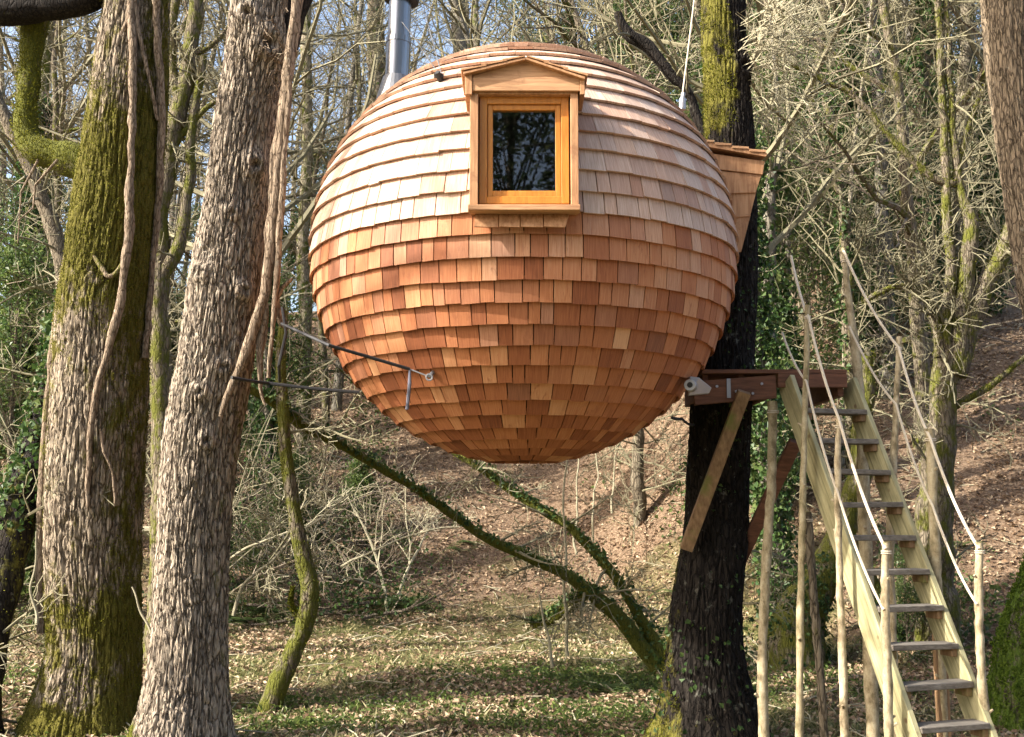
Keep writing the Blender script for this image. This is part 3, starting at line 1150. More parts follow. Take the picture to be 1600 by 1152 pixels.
# a timber prop up the middle of the lower flight
mb = MB()
pt = P(1465, 940, 8.35)
mb.box2((pt.x - .045, pt.y - .03, gz1(pt.x, pt.y) - .1), (pt.x + .045, pt.y + .03, pt.z))
mb.build('prop', M['brace'], ST, bevel=.004)

# natural poles lashed along the stair
poles = [  # px path (x, y), width px top/bottom, depth, label
    ([(1262, 478), (1258, 640), (1254, 800), (1250, 1000), (1249, 1190)], 8, 13, 8.45, 'tall pale pole on the outer side of the stair, passing the stringer below the landing', True),
    ([(1311, 650), (1309, 760), (1312, 900), (1316, 1020), (1321, 1200)], 9, 13, 8.05, 'pale pole against the left stringer, its top level with the second tread', True),
    ([(1384, 848), (1383, 960), (1387, 1060), (1391, 1200)], 12, 15, 7.55, 'short pale pole before the middle of the left stringer, rope tied halfway', True),
    ([(1405, 527), (1400, 640), (1395, 750), (1391, 900)], 8, 13, 8.75, 'slim yellowish pole beyond the right stringer, leaning a little', True),
    ([(1453, 671), (1457, 760), (1462, 880), (1466, 960)], 14, 16, 8.35, 'stout pale pole with a flat sawn top beside the right stringer', True),
    ([(1530, 848), (1529, 950), (1534, 1060), (1545, 1200)], 11, 17, 7.75, 'pale pole at the outer side of the lowest treads, rope end tied to it', True),
    ([(1318, 388), (1326, 470), (1338, 560), (1346, 680), (1350, 800)], 8, 20, 9.15, 'grey pole behind the landing with a bright cut top holding the highest rope', True),
    ([(1207, 628), (1206, 740), (1198, 870), (1191, 1040), (1196, 1200)], 15, 16, 9.02, 'mottled pole propping the platform edge from below', True),
    ([(1262, 800), (1272, 940), (1282, 1060), (1292, 1200)], 12, 14, 9.2, 'dull brown pole standing in shade behind the outer stair pole', False),
]
prng = np.random.default_rng(8)
tops = {}
for k, (pth, w0, w1, Yd, lab, pale) in enumerate(poles):
    ctl = []
    for j, (a, b) in enumerate(pth):
        p = P(a, b, Yd)
        w = w0 + (w1 - w0) * j / (len(pth) - 1)
        ctl.append((p.x, p.y, p.z, w / 2 / F * Yd))
    zg = gz1(ctl[-1][0], ctl[-1][1])
    e = ctl[-1]
    if e[2] > zg - .1:
        ctl.append((e[0], e[1], zg - .15, e[3]))
    s = spline(ctl, 40)
    s[:, :2] += prng.normal(0, .0022, (40, 2))
    s[:, 3] *= (1 + prng.normal(0, .05, 40)) * (.82 + .36 * fbm(s[:, :3] * 5, 2, 70 + k))
    root = empty('stair_pole', (s[-1, 0], s[-1, 1], s[-1, 2]))
    tag(root, lab, 'pole', 'poles standing along the stair')
    mb = MB()
    mb.tube(s[:, :3], s[:, 3], 12, a=np.linspace(0, .12, 40) if pale else np.linspace(.2, .3, 40))
    mb.build('shaft', M['pole'] if pale else M['barkM'], root, True)
    mb = MB()                           # stubs of trimmed side shoots
    for q in prng.integers(4, 36, 7):
        az = prng.random() * 6.28
        dv = np.array([math.cos(az), math.sin(az), .7])
        mb.tube([s[q, :3], s[q, :3] + dv * (s[q, 3] + .012 + .02 * prng.random())], [s[q, 3] * .45, s[q, 3] * .25], 6)
    mb.build('shoot_stubs', M['pole'] if pale else M['barkM'], root)['kind'] = 'stuff'
    mb = MB()                           # cut top
    mb.tube([s[0, :3], s[0, :3] + np.array([0, 0, .004])], s[0, 3] * .96, 12)
    mb.build('cut_top', M['pine'], root)
    mb = MB()                           # rope lashing under the top
    c = s[1, :3]
    for q in range(2):
        mb.tube([c + np.array([(s[1, 3] + .004) * math.cos(a), (s[1, 3] + .004) * math.sin(a), -.03 - q * .014]) for a in np.linspace(0, 2 * math.pi, 13)], .006, 5)
    mb.build('lashing', M['rope'], root)


def rope(name, pts, r, label, cat='rope', mat='rope', sag=.075, group=None):
    P3 = [P(*p) for p in pts]
    out = []
    for a, b in zip(P3[:-1], P3[1:]):
        L = (b - a).length
        for t in np.linspace(0, 1, 10, endpoint=False):
            out.append(a.lerp(b, t) - Vector((0, 0, 4 * t * (1 - t) * sag * L)))
    out.append(P3[-1])
    mb = MB()
    mb.tube(out, r, 6)
    o = mb.build(name, M[mat], None, True)
    tag(o, label, cat, group)
    return o


G = 'rope handrails of the stair'
rope('handrail_rope', [(1318, 392, 9.12), (1404, 543, 8.72), (1453, 684, 8.30), (1530, 858, 7.72)], .0115, 'pale upper rope sagging down the right side of the stair from pole to pole', group=G)
rope('handrail_rope', [(1327, 510, 9.1), (1400, 632, 8.72), (1457, 790, 8.30), (1527, 945, 7.72)], .010, 'pale lower rope running down the right side of the stair', group=G)
rope('handrail_rope', [(1236, 400, 8.9), (1263, 495, 8.42), (1311, 655, 8.02), (1384, 858, 7.52)], .0115, 'pale upper rope running down the left side of the stair', group=G)
rope('handrail_rope', [(1222, 520, 8.85), (1260, 596, 8.42), (1309, 770, 8.02), (1381, 953, 7.52)], .010, 'pale lower rope drooping along the left side of the stair', group=G)
rope('suspension_rope', [(1066, 150, C0.y + .12), (1075, 80, 9.4), (1092, -60, 9.62)], .007, 'grey rope rising from the shoulder of the ball beside the mossy support trunk', sag=0)
rope('guy_wire', [(688, 120, up.y), (652, 66, 8.8), (614, 16, 8.9)], .004, 'thin wire from the roof bracket up to the flue top', 'wire', 'wire', 0)
rope('guy_wire', [(690, 116, up.y), (664, 20, 8.9), (655, -40, 9.0)], .004, 'thin wire from the roof bracket up out between the bare trees', 'wire', 'wire', 0)
stp = rope('strap', [(440, 506, 8.3), (515, 540, eyeb.y - .28), (580, 559, eyeb.y - .12), (640, 577, eyeb.y - .03)], .012, 'black strap stretched across the lower left of the ball to an eye bolt', 'strap', 'black', 0)
mb = MB()
a0, a1 = P(640, 577, eyeb.y - .03), eyeb + nb * .05
mb.tube([a0, a1], .006, 6)
mb.build('wire_end', M['galv'], stp)
mb = MB()
mb.tube([a0, P(640, 600, eyeb.y - .05), P(636, 640, eyeb.y - .03)], [.009, .013, .012], 6)
mb.build('strap_tail', M['greystrap'], stp)
rope('strap', [(362, 590, 8.2), (420, 599, 8.55), (562, 613, 8.6)], .013, 'black strap from the rough trunk to the underside of the ball', 'strap', 'black', .01)
rope('strap', [(441, 480, 8.25), (447, 520, 8.25), (436, 570, 8.25), (437, 596, 8.5)], .012, 'short black strap end dangling beside the hanging vines', 'strap', 'black', 0)
rope('strap', [(1050, 653, C0.y - .45), (1066, 655, C0.y - .3), (1084, 664, YT - .33)], .012, 'black strap stub between the underside of the ball and the dark trunk', 'strap', 'black', .02)
# ------------------------------------------------------------------ trees: generators
def grow(out, rng, p, d, L, r, lvl, cfg):
    """bare branching; out[lvl] collects (points, radii)"""
    n = cfg['n'][lvl]
    pts = [p.copy()]
    q, dd = p.copy(), d / np.linalg.norm(d)
    for i in range(n):
        dd = dd + rng.normal(0, cfg['jit'][lvl], 3) + np.array([0, 0, cfg['up'][lvl]])
        dd /= np.linalg.norm(dd)
        q = q + dd * (L / n)
        pts.append(q.copy())
    tip = cfg['tip'][lvl]
    rr = [max(cfg['rmin'], r * (1 - (1 - tip) * (i / n) ** 0.9)) for i in range(n + 1)]
    out.setdefault(lvl, []).append((pts, rr))
    if lvl + 1 >= len(cfg['n']):
        return
    k = cfg['kids'][lvl]
    k = max(0, int(round(k * rng.uniform(.75, 1.25))))
    lo = cfg['from'][lvl]
    for j in range(k):
        t = lo + (1 - lo) * (j + rng.random()) / k
        f = t * n
        i = min(int(f), n - 1)
        base = pts[i] + (pts[i + 1] - pts[i]) * (f - i)
        dirp = pts[i + 1] - pts[i]
        dirp /= np.linalg.norm(dirp)
        a = rng.normal(0, 1, 3)
        a -= dirp * a.dot(dirp)
        a /= np.linalg.norm(a)
        th = rad(rng.uniform(*cfg['ang'][lvl]))
        cd = dirp * math.cos(th) + a * math.sin(th)
        rb = rr[i] + (rr[i + 1] - rr[i]) * (f - i)
        grow(out, rng, base, cd, L * rng.uniform(*cfg['len'][lvl]) * (1.15 - .5 * t), rb * rng.uniform(.42, .68), lvl + 1, cfg)


CFG_TALL = dict(n=[12, 6, 4, 3], jit=[.035, .14, .2, .25], up=[.02, .05, .04, .02], tip=[.25, .3, .4, .5], kids=[14, 7, 4], ang=[(35, 75), (30, 65), (25, 65)],
                len=[(.20, .38), (.35, .6), (.5, .8)], rmin=.007)
CFG_TALL['from'] = [.33, .2, .15]
CFG_LOW = dict(CFG_TALL, jit=[.09, .18, .22, .25], kids=[12, 6, 4], len=[(.25, .48), (.35, .6), (.5, .8)], ang=[(40, 95), (30, 70), (25, 70)])
CFG_LOW['from'] = [.12, .15, .1]
CFG_POLE = dict(n=[10, 4, 3], jit=[.05, .15, .25], up=[.02, .08, .04], tip=[.3, .3, .5], kids=[16, 7], ang=[(30, 80), (30, 70)], len=[(.14, .34), (.4, .6)], rmin=.006)
CFG_POLE['from'] = [.18, .15]
CFG_TOP = dict(n=[6, 5, 4, 3], jit=[.1, .16, .2, .25], up=[.05, .05, .04, .02], tip=[.35, .3, .4, .5], kids=[7, 7, 6], ang=[(25, 60), (30, 65), (25, 65)],
               len=[(.5, .8), (.35, .6), (.4, .6)], rmin=.006)
CFG_TOP['from'] = [.3, .2, .15]
CFG_STEM = dict(n=[7, 4, 3], jit=[.10, .2, .28], up=[-.02, .03, .0], tip=[.3, .35, .5], kids=[7, 3], ang=[(25, 75), (30, 75)], len=[(.3, .6), (.5, .9)], rmin=.0045)
CFG_STEM['from'] = [.25, .1]


def skel(rng, p, d, L, r, cfg, sides=(9, 5, 3, 3), split=1, moss=(0, 0, 0, 0)):
    out = {}
    grow(out, rng, np.asarray(p, float), np.asarray(d, float), L, r, 0, cfg)
    a, b = MB(), MB()
    for l, lst in out.items():
        for pts, rr in lst:
            (a if l < split else b).tube(pts, rr, sides[l], cap=False, a=moss[l])
    return a, b, out


def ivy_sleeve(mb, rng, pts, rr, n, size=.07, t0=0, t1=1, puff=.10):
    pts = np.asarray(pts)
    k = len(pts)
    t = (t0 + (t1 - t0) * rng.random(n) ** .85) * (k - 1.001)
    i = t.astype(int)
    f = (t - i)[:, None]
    c = pts[i] * (1 - f) + pts[i + 1] * f
    r = np.asarray(rr)[i]
    a = rng.random(n) * 2 * math.pi
    nr = np.stack([np.cos(a), np.sin(a), 0.25 + 0 * a], 1)
    lump = fbm(np.stack([c[:, 2] * 1.7, a * 1.1, 0 * a], 1), 2, 3)
    rad_ = r * .9 + puff * (0.15 + lump * 1.7) * rng.random(n)
    leafmesh(mb, c + nr * rad_[:, None], size * (.6 + .8 * rng.random(n)), rng, nr, .5, .85)


# ------------------------------------------------------------------ the big trunks in front
def trunk_arrays(ctl, Yd, NR, base_to_ground=True, topz=None):
    rows = []
    for c in ctl:
        Yc = Yd if len(c) < 4 else c[3]
        p = P(c[0], c[1], Yc)
        rows.append((p.x, p.y, p.z, c[2] / 2 / F * Yc * 1.01))
    if base_to_ground:
        e = rows[-1]
        zg = gz1(e[0], e[1]) - .2
        if e[2] > zg:
            rows.append((e[0], e[1], zg, e[3] * 1.12))
    rows = rows[::-1]                      # from the ground up
    if NR > 200:                           # fine rows where one looks, coarse high up
        s = spline(rows, NR * 3)
        cut = P(800, -60, Yd).z
        k = int(np.searchsorted(s[:, 2], cut))
        lo = s[np.linspace(0, k, NR - 40).astype(int)]
        hi = s[np.linspace(k, len(s) - 1, 41).astype(int)][1:]
        return np.vstack([lo, hi])
    return spline(rows, NR)


def cells(p, seed):
    """cellular noise: nearest and second nearest distance, and a value per cell"""
    b = np.floor(p).astype(np.int64)
    n = len(p)
    f1 = np.full(n, 9.0)
    f2 = np.full(n, 9.0)
    cid = np.zeros(n)
    for dx in (-1, 0, 1):
        for dy in (-1, 0, 1):
            for dz in (-1, 0, 1):
                ix, iy, iz = b[:, 0] + dx, b[:, 1] + dy, b[:, 2] + dz
                hx = h3(ix, iy, iz, seed)
                d = np.sqrt((ix + hx - p[:, 0]) ** 2 + (iy + (hx * 57.31) % 1.0 - p[:, 1]) ** 2 + (iz + (hx * 913.7) % 1.0 - p[:, 2]) ** 2)
                m = d < f1
                f2 = np.where(m, f1, np.minimum(f2, d))
                cid = np.where(m, (hx * 31.7) % 1.0, cid)
                f1 = np.where(m, d, f1)
    return f1, f2, cid


def hero_trunk(s, NA, mat, amp, ridges, zfreq, seed, mossf, knots=(), flare=0.0, zflare=.6):
    """trunk surface with real furrows; s rows are x,y,z,r from the ground up"""
    NR = len(s)
    ang = np.arange(NA) * 2 * math.pi / NA
    T = np.gradient(s[:, :3], axis=0)
    T /= np.linalg.norm(T, axis=1)[:, None]
    u = np.cross(T, np.array([0.0, 1, 0]))
    u /= np.linalg.norm(u, axis=1)[:, None]
    w = np.cross(T, u)
    # u points to -x or +x, make it +x
    sg = np.sign(u[:, 0:1])
    u = u * sg
    arc = np.concatenate([[0], np.cumsum(np.linalg.norm(np.diff(s[:, :3], axis=0), axis=1))])
    A, H = np.meshgrid(ang, arc)
    ca, sa = np.cos(A), np.sin(A)
    k = ridges / (2 * math.pi)
    twist = 0.25 * np.sin(H * .9 + seed)
    a2 = A + twist * .3
    q = np.stack([np.cos(a2) * k, np.sin(a2) * k, H * zfreq], -1).reshape(-1, 3)
    wv = (np.stack([vn(q * .6 + 5, seed + 1), vn(q * .6 + 31, seed + 2), vn(q * .6 + 77, seed + 3)], 1) - .5) * 1.1
    f1, f2, cid = cells(q * [1, 1, .42] + wv * [1, 1, .5], seed)
    g1, g2, gid = cells(q * [1.7, 1.7, 1.25] + wv * 1.5 + 9, seed + 7)
    n3 = fbm(q * [4, 4, 3.0] + 3, 3, seed + 13)
    d = 0.60 * sstep(0, .12, f2 - f1) + .34 * sstep(0, .13, g2 - g1) + .24 * (cid - .5) + .22 * (gid - .5) + .75 * (n3 - .5) - .55
    big = fbm(np.stack([ca * 1.2, sa * 1.2, H * .8], -1).reshape(-1, 3), 3, seed + 11) - .5
    disp = (amp * d).reshape(A.shape) + (big * .16).reshape(A.shape) * s[:, 3][:, None]
    R = s[:, 3][:, None] + disp
    zb = s[0, 2]
    fl = np.exp(-np.maximum(0, s[:, 2] - zb - .15) / zflare)[:, None]
    R = R * (1 + flare * fl * (0.55 + 0.9 * (vn(np.stack([ca * 1.6, sa * 1.6, 0 * H], -1).reshape(-1, 3), seed + 40).reshape(A.shape) - .35)))
    V = s[:, None, :3] + R[..., None] * (ca[..., None] * u[:, None, :] + sa[..., None] * w[:, None, :])
    N = ca[..., None] * u[:, None, :] + sa[..., None] * w[:, None, :]
    for (c, size, h) in knots:
        c = np.array(tuple(c))
        dd = np.linalg.norm(V - c, axis=2)
        ringy = np.exp(-(dd / size) ** 2) * h - np.exp(-(dd / (size * .38)) ** 2) * h * 1.25
        V = V + N * ringy[..., None]
    mo = mossf(V, N, A, H) if mossf else np.zeros(A.shape)
    i0 = np.arange(NR - 1)[:, None] * NA + np.arange(NA)[None, :]
    i1 = np.arange(NR - 1)[:, None] * NA + (np.arange(NA)[None, :] + 1) % NA
    mb = MB()
    mb.add(V.reshape(-1, 3), [np.stack([i0, i1, i1 + NA, i0 + NA], -1).reshape(-1, 4)], mo.reshape(-1))
    return mb, V, N, mo


def crown_for(root, rng, p, d, L, r, cfg=CFG_TOP, name='crown', mat='twig'):
    a, b, o = skel(rng, p, d, L, r, cfg, (10, 6, 3, 3), 1)
    for q in b.v:
        a.v.append(q)
    m = MB()
    for l, lst in o.items():
        for pts, rr in lst:
            m.tube(pts, rr, (10, 6, 3, 3)[l], cap=False)
    return m.build(name, M['barkbg'] if mat == 'bark' else M[mat], root, recalc=False)


def limb(root, ctl, Yd, mat, name='limb', moss=.35, n=10, m=40, seed=0, lumpy=.10):
    s = trunk_arrays(ctl, Yd, m, base_to_ground=False)
    r_ = np.random.default_rng(seed)
    lump = fbm(np.stack([s[:, 0] * 5, s[:, 1] * 5, s[:, 2] * 5], 1), 3, seed)
    s[:, 3] *= 1 + (lump - .5) * 2 * lumpy * 2
    s[:, :3] += (np.stack([fbm(s[:, :3] * 3 + 7 * k, 2, seed + k) for k in range(3)], 1) - .5) * .06
    mb = MB()
    mb.tube(s[:, :3], s[:, 3], n, a=np.full(len(s), moss))
    return mb.build(name, M[mat], root, True, recalc=False), s


def pyz(py, Yd):
    return P(800, py, Yd).z


def fuzz(root, V, N, mo, thr, cnt, rng, size=.016, name='moss', lift=.008):
    idx = np.nonzero((mo > thr).reshape(-1))[0]
    Vf, Nf = V.reshape(-1, 3), N.reshape(-1, 3)
    # patchy in the same way as the material
    nz = fbm(Vf[idx] * 6, 3, 77)
    idx = idx[(mo.reshape(-1)[idx] + (nz - .5) * 1.4) > thr + .12]
    if len(idx) == 0:
        return None
    pick = rng.choice(idx, min(cnt, len(idx) * 3))
    pos = Vf[pick] + Nf[pick] * (lift * (.2 + rng.random((len(pick), 1)))) + rng.normal(0, .006, (len(pick), 3))
    mb = MB()
    leafmesh(mb, pos, size * (.5 + rng.random(len(pick))), rng, Nf[pick], .35, .5)
    o = mb.build(name, M['mossleaf'], root, recalc=False)
    o['kind'] = 'stuff'
    return o


hr = np.random.default_rng(77)
# --- tree A: the big mossy trunk on the left
YA = 10.4
ctlA = [(330, -900, 70), (262, -450, 84), (232, -200, 96), (213, 0, 100), (203, 120, 112), (190, 250, 124), (172, 400, 130), (160, 500, 136), (152, 700, 142), (146, 850, 138), (148, 1000, 130), (140, 1070, 140), (132, 1130, 158), (128, 1170, 172)]
sA = trunk_arrays(ctlA, YA, 560)


def mossA(V, N, A, H):
    z = V[..., 2]
    m = 0.33 * np.ones(z.shape)
    m += .62 * np.exp(-((z - pyz(330, YA)) / .95) ** 2)
    m += .30 * np.exp(-((z - pyz(970, YA)) / .30) ** 2)
    m += .70 * np.exp(-np.maximum(0, z - pyz(1120, YA)) / .18)
    m += .20 * sstep(.2, .8, N[..., 0])
    m += .12 * sstep(-.6, -.95, N[..., 0])
    return m


TA = empty('oak_tree', tuple(sA[0, :3]))
tag(TA, 'stoutest trunk, patched with yellow moss and hung with vines, left of the rough pale trunk', 'tree')
mA, VA, NA_, moA = hero_trunk(sA, 380, 'barkA', .036, 46, 3.2, 3, mossA, flare=.30, zflare=.30,
                              knots=[(P(158, 470, YA - .33), .10, .03)])
mA.build('trunk', M['barkA'], TA, True, recalc=False)
fuzz(TA, VA, NA_, moA, .38, 30000, hr, .017)
crown_for(TA, np.random.default_rng(1), sA[-1, :3], (.2, .1, 1), 4.5, sA[-1, 3] * .95)
limb(TA, [(140, 262, 60), (95, 245, 52), (55, 232, 46), (40, 200, 36), (46, 120, 34), (52, 40, 40), (75, -20, 48), (120, -80, 50), (190, -180, 60)], YA + .15, 'barkM', moss=.72, seed=5, n=14, m=60)
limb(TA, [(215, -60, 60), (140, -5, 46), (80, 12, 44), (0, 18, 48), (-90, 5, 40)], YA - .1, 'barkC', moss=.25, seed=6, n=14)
l1, s1 = limb(TA, [(170, 270, 40), (110, 235, 30), (60, 250, 22)], YA + .3, 'barkM', moss=.5, seed=8)
mb = MB()
for pth, Yl in (([(60, 250), (33, 300), (28, 380)], YA), ([(90, 250), (55, 290), (52, 325), (28, 345)], YA - .1)):
    mb.tube([P(a, b, Yl) for a, b in pth], np.linspace(.014, .006, len(pth)), 7)
mb.build('dead_spur', M['vine'], TA, True)
# moss fuzz and hanging twigs on the mossy limb
mb = MB()
t = hr.random(5000)
cs = spline([tuple(P(a, b, YA + .15)) + (w / 2 / F * YA,) for a, b, w in [(140, 262, 60), (95, 245, 52), (55, 232, 46), (40, 200, 36), (46, 120, 34), (52, 40, 40), (75, -20, 48)]], 60)
i = (t * 59).astype(int)
a = hr.random(5000) * 2 * math.pi
nr = np.stack([np.cos(a), np.sin(a), hr.normal(0, .5, 5000)], 1)
leafmesh(mb, cs[i, :3] + nr * (cs[i, 3:4] * (.9 + .5 * hr.random((5000, 1)))), .026, hr, nr, .4, .4)
o = mb.build('moss', M['mossleaf'], TA, recalc=False)
o['kind'] = 'stuff'

# --- tree B: rough pale trunk
YB = 8.95
ctlB = [(520, -900, 56), (470, -450, 70), (425, -150, 84), (410, 0, 94), (402, 90, 100), (382, 200, 92), (366, 340, 96), (352, 440, 104), (337, 570, 110), (314, 700, 108), (303, 850, 105), (298, 1000, 108), (292, 1080, 118), (284, 1150, 138), (282, 1185, 150)]
sB = trunk_arrays(ctlB, YB, 560)


def mossB(V, N, A, H):
    z = V[..., 2]
    m = -0.02 * np.ones(z.shape)
    m += .35 * sstep(.55, .95, N[..., 0]) * sstep(pyz(300, YB), pyz(650, YB), z)
    m += .30 * sstep(-.7, -.98, N[..., 0]) * sstep(pyz(500, YB), pyz(900, YB), z)
    m += .6 * np.exp(-np.maximum(0, z - pyz(1150, YB)) / .16) * sstep(.1, -.6, N[..., 0])
    return m


def kn(px, py, size, h):
    i = np.argmin(np.abs(sB[:, 2] - P(px, py, YB).z))
    p = P(px, py, YB - .2)
    dx = min(abs(p.x - sB[i, 0]), sB[i, 3] * .95)
    return (Vector((p.x, sB[i, 1] - math.sqrt(sB[i, 3] ** 2 - dx * dx), p.z)), size, h)


TB = empty('rough_tree', tuple(sB[0, :3]))
tag(TB, 'rough pale trunk with knots and deep furrows, standing nearest the ball on its left', 'tree')
mB, VB, NB, moB = hero_trunk(sB, 360, 'barkB', .040, 42, 4.0, 14, mossB, flare=.22, zflare=.3,
                             knots=[kn(395, 258, .095, .085), kn(318, 430, .08, .07), kn(378, 455, .08, .08), kn(325, 690, .07, .065), kn(365, 335, .06, .05), kn(318, 615, .07, .06), kn(420, 70, .15, .11), kn(390, 25, .10, .09), kn(350, 575, .07, .055)])
mB.build('trunk', M['barkB'], TB, True, recalc=False)
crown_for(TB, np.random.default_rng(2), sB[-1, :3], (.25, .1, 1), 4.5, sB[-1, 3] * .95)
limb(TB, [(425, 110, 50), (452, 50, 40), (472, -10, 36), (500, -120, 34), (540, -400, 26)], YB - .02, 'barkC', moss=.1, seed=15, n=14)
mb = MB()
for k in range(46):                       # tuft of dead shoots on the burl
    p = P(hr.normal(418, 20), hr.normal(70, 28), YB - .27 - hr.random() * .06)
    d = Vector((hr.normal(.2, .5), -.5 - hr.random() * .4, hr.normal(-.1, .5)))
    mb.tube([p + Vector((0, .1, 0)), p + d * .05, p + d * .12 + Vector((0, 0, -.02))], [.006, .004, .002], 4)
mb.build('burl_shoots', M['vine'], TB)['kind'] = 'stuff'

# --- vines hanging on both trunks
def host_depth(s, Yd, px, py, rv, lift=.6):
    i = int(np.argmin(np.abs(s[:, 2] - P(px, py, Yd).z)))
    p = P(px, py, s[i, 1])
    dx = abs(p.x - s[i, 0])
    r = s[i, 3] * 1.03
    return s[i, 1] - math.sqrt(max(0, r * r - dx * dx)) - rv * lift


def vine(label, host, Yd, pth, w, moss=0.05, free=None, group=None, twist=0):
    ctl = []
    ws = np.interp(np.linspace(0, 1, len(pth)), np.linspace(0, 1, len(w)), w)
    for (a, b), ww in zip(pth, ws):
        rv = ww / 2 / F * Yd
        y = host_depth(host, Yd, a, b, rv) if free is None else Yd - free
        p = P(a, b, y)
        ctl.append((p.x, p.y, p.z, rv))
    m = 70
    s = spline(ctl, m)
    sd = abs(hash(label)) % 1000 if False else sum(ord(c) for c in label) % 997
    s[:, :3] += (np.stack([fbm(s[:, :3] * 6 + 3 * k, 2, sd + k) for k in range(3)], 1) - .5) * .035
    s[:, 3] *= .55 + .55 * fbm(s[:, :3] * 7, 2, sd + 9)
    mb = MB()
    mb.tube(s[:, :3], s[:, 3], 10, a=np.full(m, moss))
    if twist:
        for ph in (0, math.pi * .9):
            t = np.arange(m) * .22 + ph
            off = np.stack([np.cos(t), np.sin(t), 0 * t], 1) * (s[:, 3:4] * .75)
            mb.tube(s[:, :3] + off, s[:, 3] * .6, 7, a=np.full(m, moss))
    o = mb.build('climbing_vine', M['vine'], None, True, recalc=False)
    tag(o, label, 'vine', group)
    return o


GV = 'woody vines on the two big trunks'
vine('thick grey vine running down the middle of the mossy stout trunk', sA, YA, [(222, -150), (206, -10), (208, 100), (205, 235), (203, 330), (196, 420), (176, 520), (150, 610), (140, 700), (137, 795)], [18, 15, 17, 14, 8], .08, group=GV)
vine('long mossy vine following the left edge of the stout trunk', sA, YA, [(215, -40), (196, 40), (172, 90), (150, 170), (134, 235), (119, 305), (106, 390), (90, 480), (78, 600), (68, 720), (63, 860), (64, 990)], [10, 11, 12, 16, 18], .34, group=GV)
vine('thin vine forking right near the top of the stout trunk', sA, YA, [(207, -40), (216, 40), (226, 90), (238, 140), (248, 190)], [9, 8, 6], .05, group=GV)
vine('dark vine hugging the shaded right side of the stout trunk', sA, YA, [(240, -80), (246, 60), (252, 150), (250, 260), (240, 400), (226, 560)], [16, 15, 12], .25, group=GV)
vine('short mossy vine crossing the stout trunk in a shallow hook', sA, YA, [(204, 378), (188, 420), (172, 432), (158, 418), (144, 394)], [8, 10, 9, 7], .5, group=GV)
vine('thin dry vine end hanging low on the shaded side of the stout trunk', sA, YA, [(158, 670), (165, 710), (178, 742), (180, 790)], [6, 5, 4], .1, group=GV)
vine('twisted vine dangling from the rough trunk to a loose end above the strap', sB, YB, [(478, -60), (462, 40), (448, 130), (432, 240), (424, 330), (418, 430), (410, 520), (405, 590), (413, 632)], [18, 18, 16, 14, 5], .02, free=.30, group=GV, twist=1)
vine('stout vine swinging off the bundle back onto the rough trunk', sB, YB, [(470, -60), (456, 60), (444, 160), (436, 250), (426, 350), (416, 440), (392, 530), (362, 600), (343, 652)], [17, 18, 18, 20, 20, 7], .04, free=.33, group=GV)
vine('slim vine ending in a hooked tip beside the hanging bundle', sB, YB, [(452, 120), (446, 220), (440, 330), (433, 420), (427, 500), (418, 590)], [11, 11, 9], .02, free=.36, group=GV)
vine('short peeling vine with a broken end next to the dangling strap end', sB, YB, [(455, 435), (440, 452), (432, 470), (437, 500), (446, 512)], [6, 10, 12, 9], .0, free=.30, group=GV)
vine('fine vine crossing the top of the rough trunk on a slant', sB, YB, [(372, 66), (395, 78), (425, 90), (442, 98)], [4, 4, 4], 0, group=GV)

# --- the support tree
ctlC = [(1122, -900, 52, 10.4), (1126, -400, 60, 10.2), (1130, 0, 68, 9.95), (1135, 120, 70, 9.9), (1140, 220, 76, 9.85), (1138, 400, 86, 9.8), (1130, 560, 92, 9.75), (1124, 700, 92, 9.75), (1119, 830, 95, 9.75), (1104, 950, 104, 9.75), (1102, 1050, 120, 9.75), (1106, 1110, 140, 9.75), (1106, 1165, 162, 9.75)]
sC = trunk_arrays(ctlC, YT, 400)


def mossC(V, N, A, H):
    z = V[..., 2]
    m = .10 + .50 * sstep(pyz(330, YT), pyz(150, YT), z) * sstep(.6, -.2, N[..., 0])
    m += .25 * sstep(-.3, -.9, N[..., 0]) * sstep(pyz(700, YT), pyz(900, YT), z)
    m += .25 * np.exp(-np.maximum(0, z - pyz(1140, YT)) / .25)
    return m


TC = empty('support_tree', tuple(sC[0, :3]))
tag(TC, 'dark trunk carrying the platform, mossy and sunlit where it rises behind the ball', 'tree')
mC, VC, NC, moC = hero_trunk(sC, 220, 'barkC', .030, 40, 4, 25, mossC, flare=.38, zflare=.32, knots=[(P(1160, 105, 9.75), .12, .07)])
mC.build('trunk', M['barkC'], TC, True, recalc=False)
fuzz(TC, VC, NC, moC, .36, 9000, hr, .018)
crown_for(TC, np.random.default_rng(3), sC[-1, :3], (.0, .2, 1), 4.5, sC[-1, 3] * .95)
mb = MB()
ivy_sleeve(mb, hr, sC[10:260, :3], sC[10:260, 3], 1500, .04, 0, 1, .04)
ivy_sleeve(mb, hr, sC[:60, :3], sC[:60, 3] * 1.25, 260, .045, 0, 1, .05)
o = mb.build('ivy', M['ivy'], TC, recalc=False)
o['kind'] = 'stuff'
# bare shoots springing from its sunlit top
mb = MB()
for k in range(26):
    p = P(hr.normal(1160, 8), hr.uniform(30, 130), 9.75)
    d = np.array([hr.uniform(.2, 1), hr.uniform(-.9, .3), hr.uniform(-.5, .7)])
    out = {}
    grow(out, hr, np.array(p), d, hr.uniform(.4, .95), .008, 0, CFG_STEM)
    for l, lst in out.items():
        for pts, rr in lst:
            mb.tube(pts, np.minimum(rr, .009) * .8, 3, cap=False)
mb.build('shoots', M['twigpale'], TC, recalc=False)

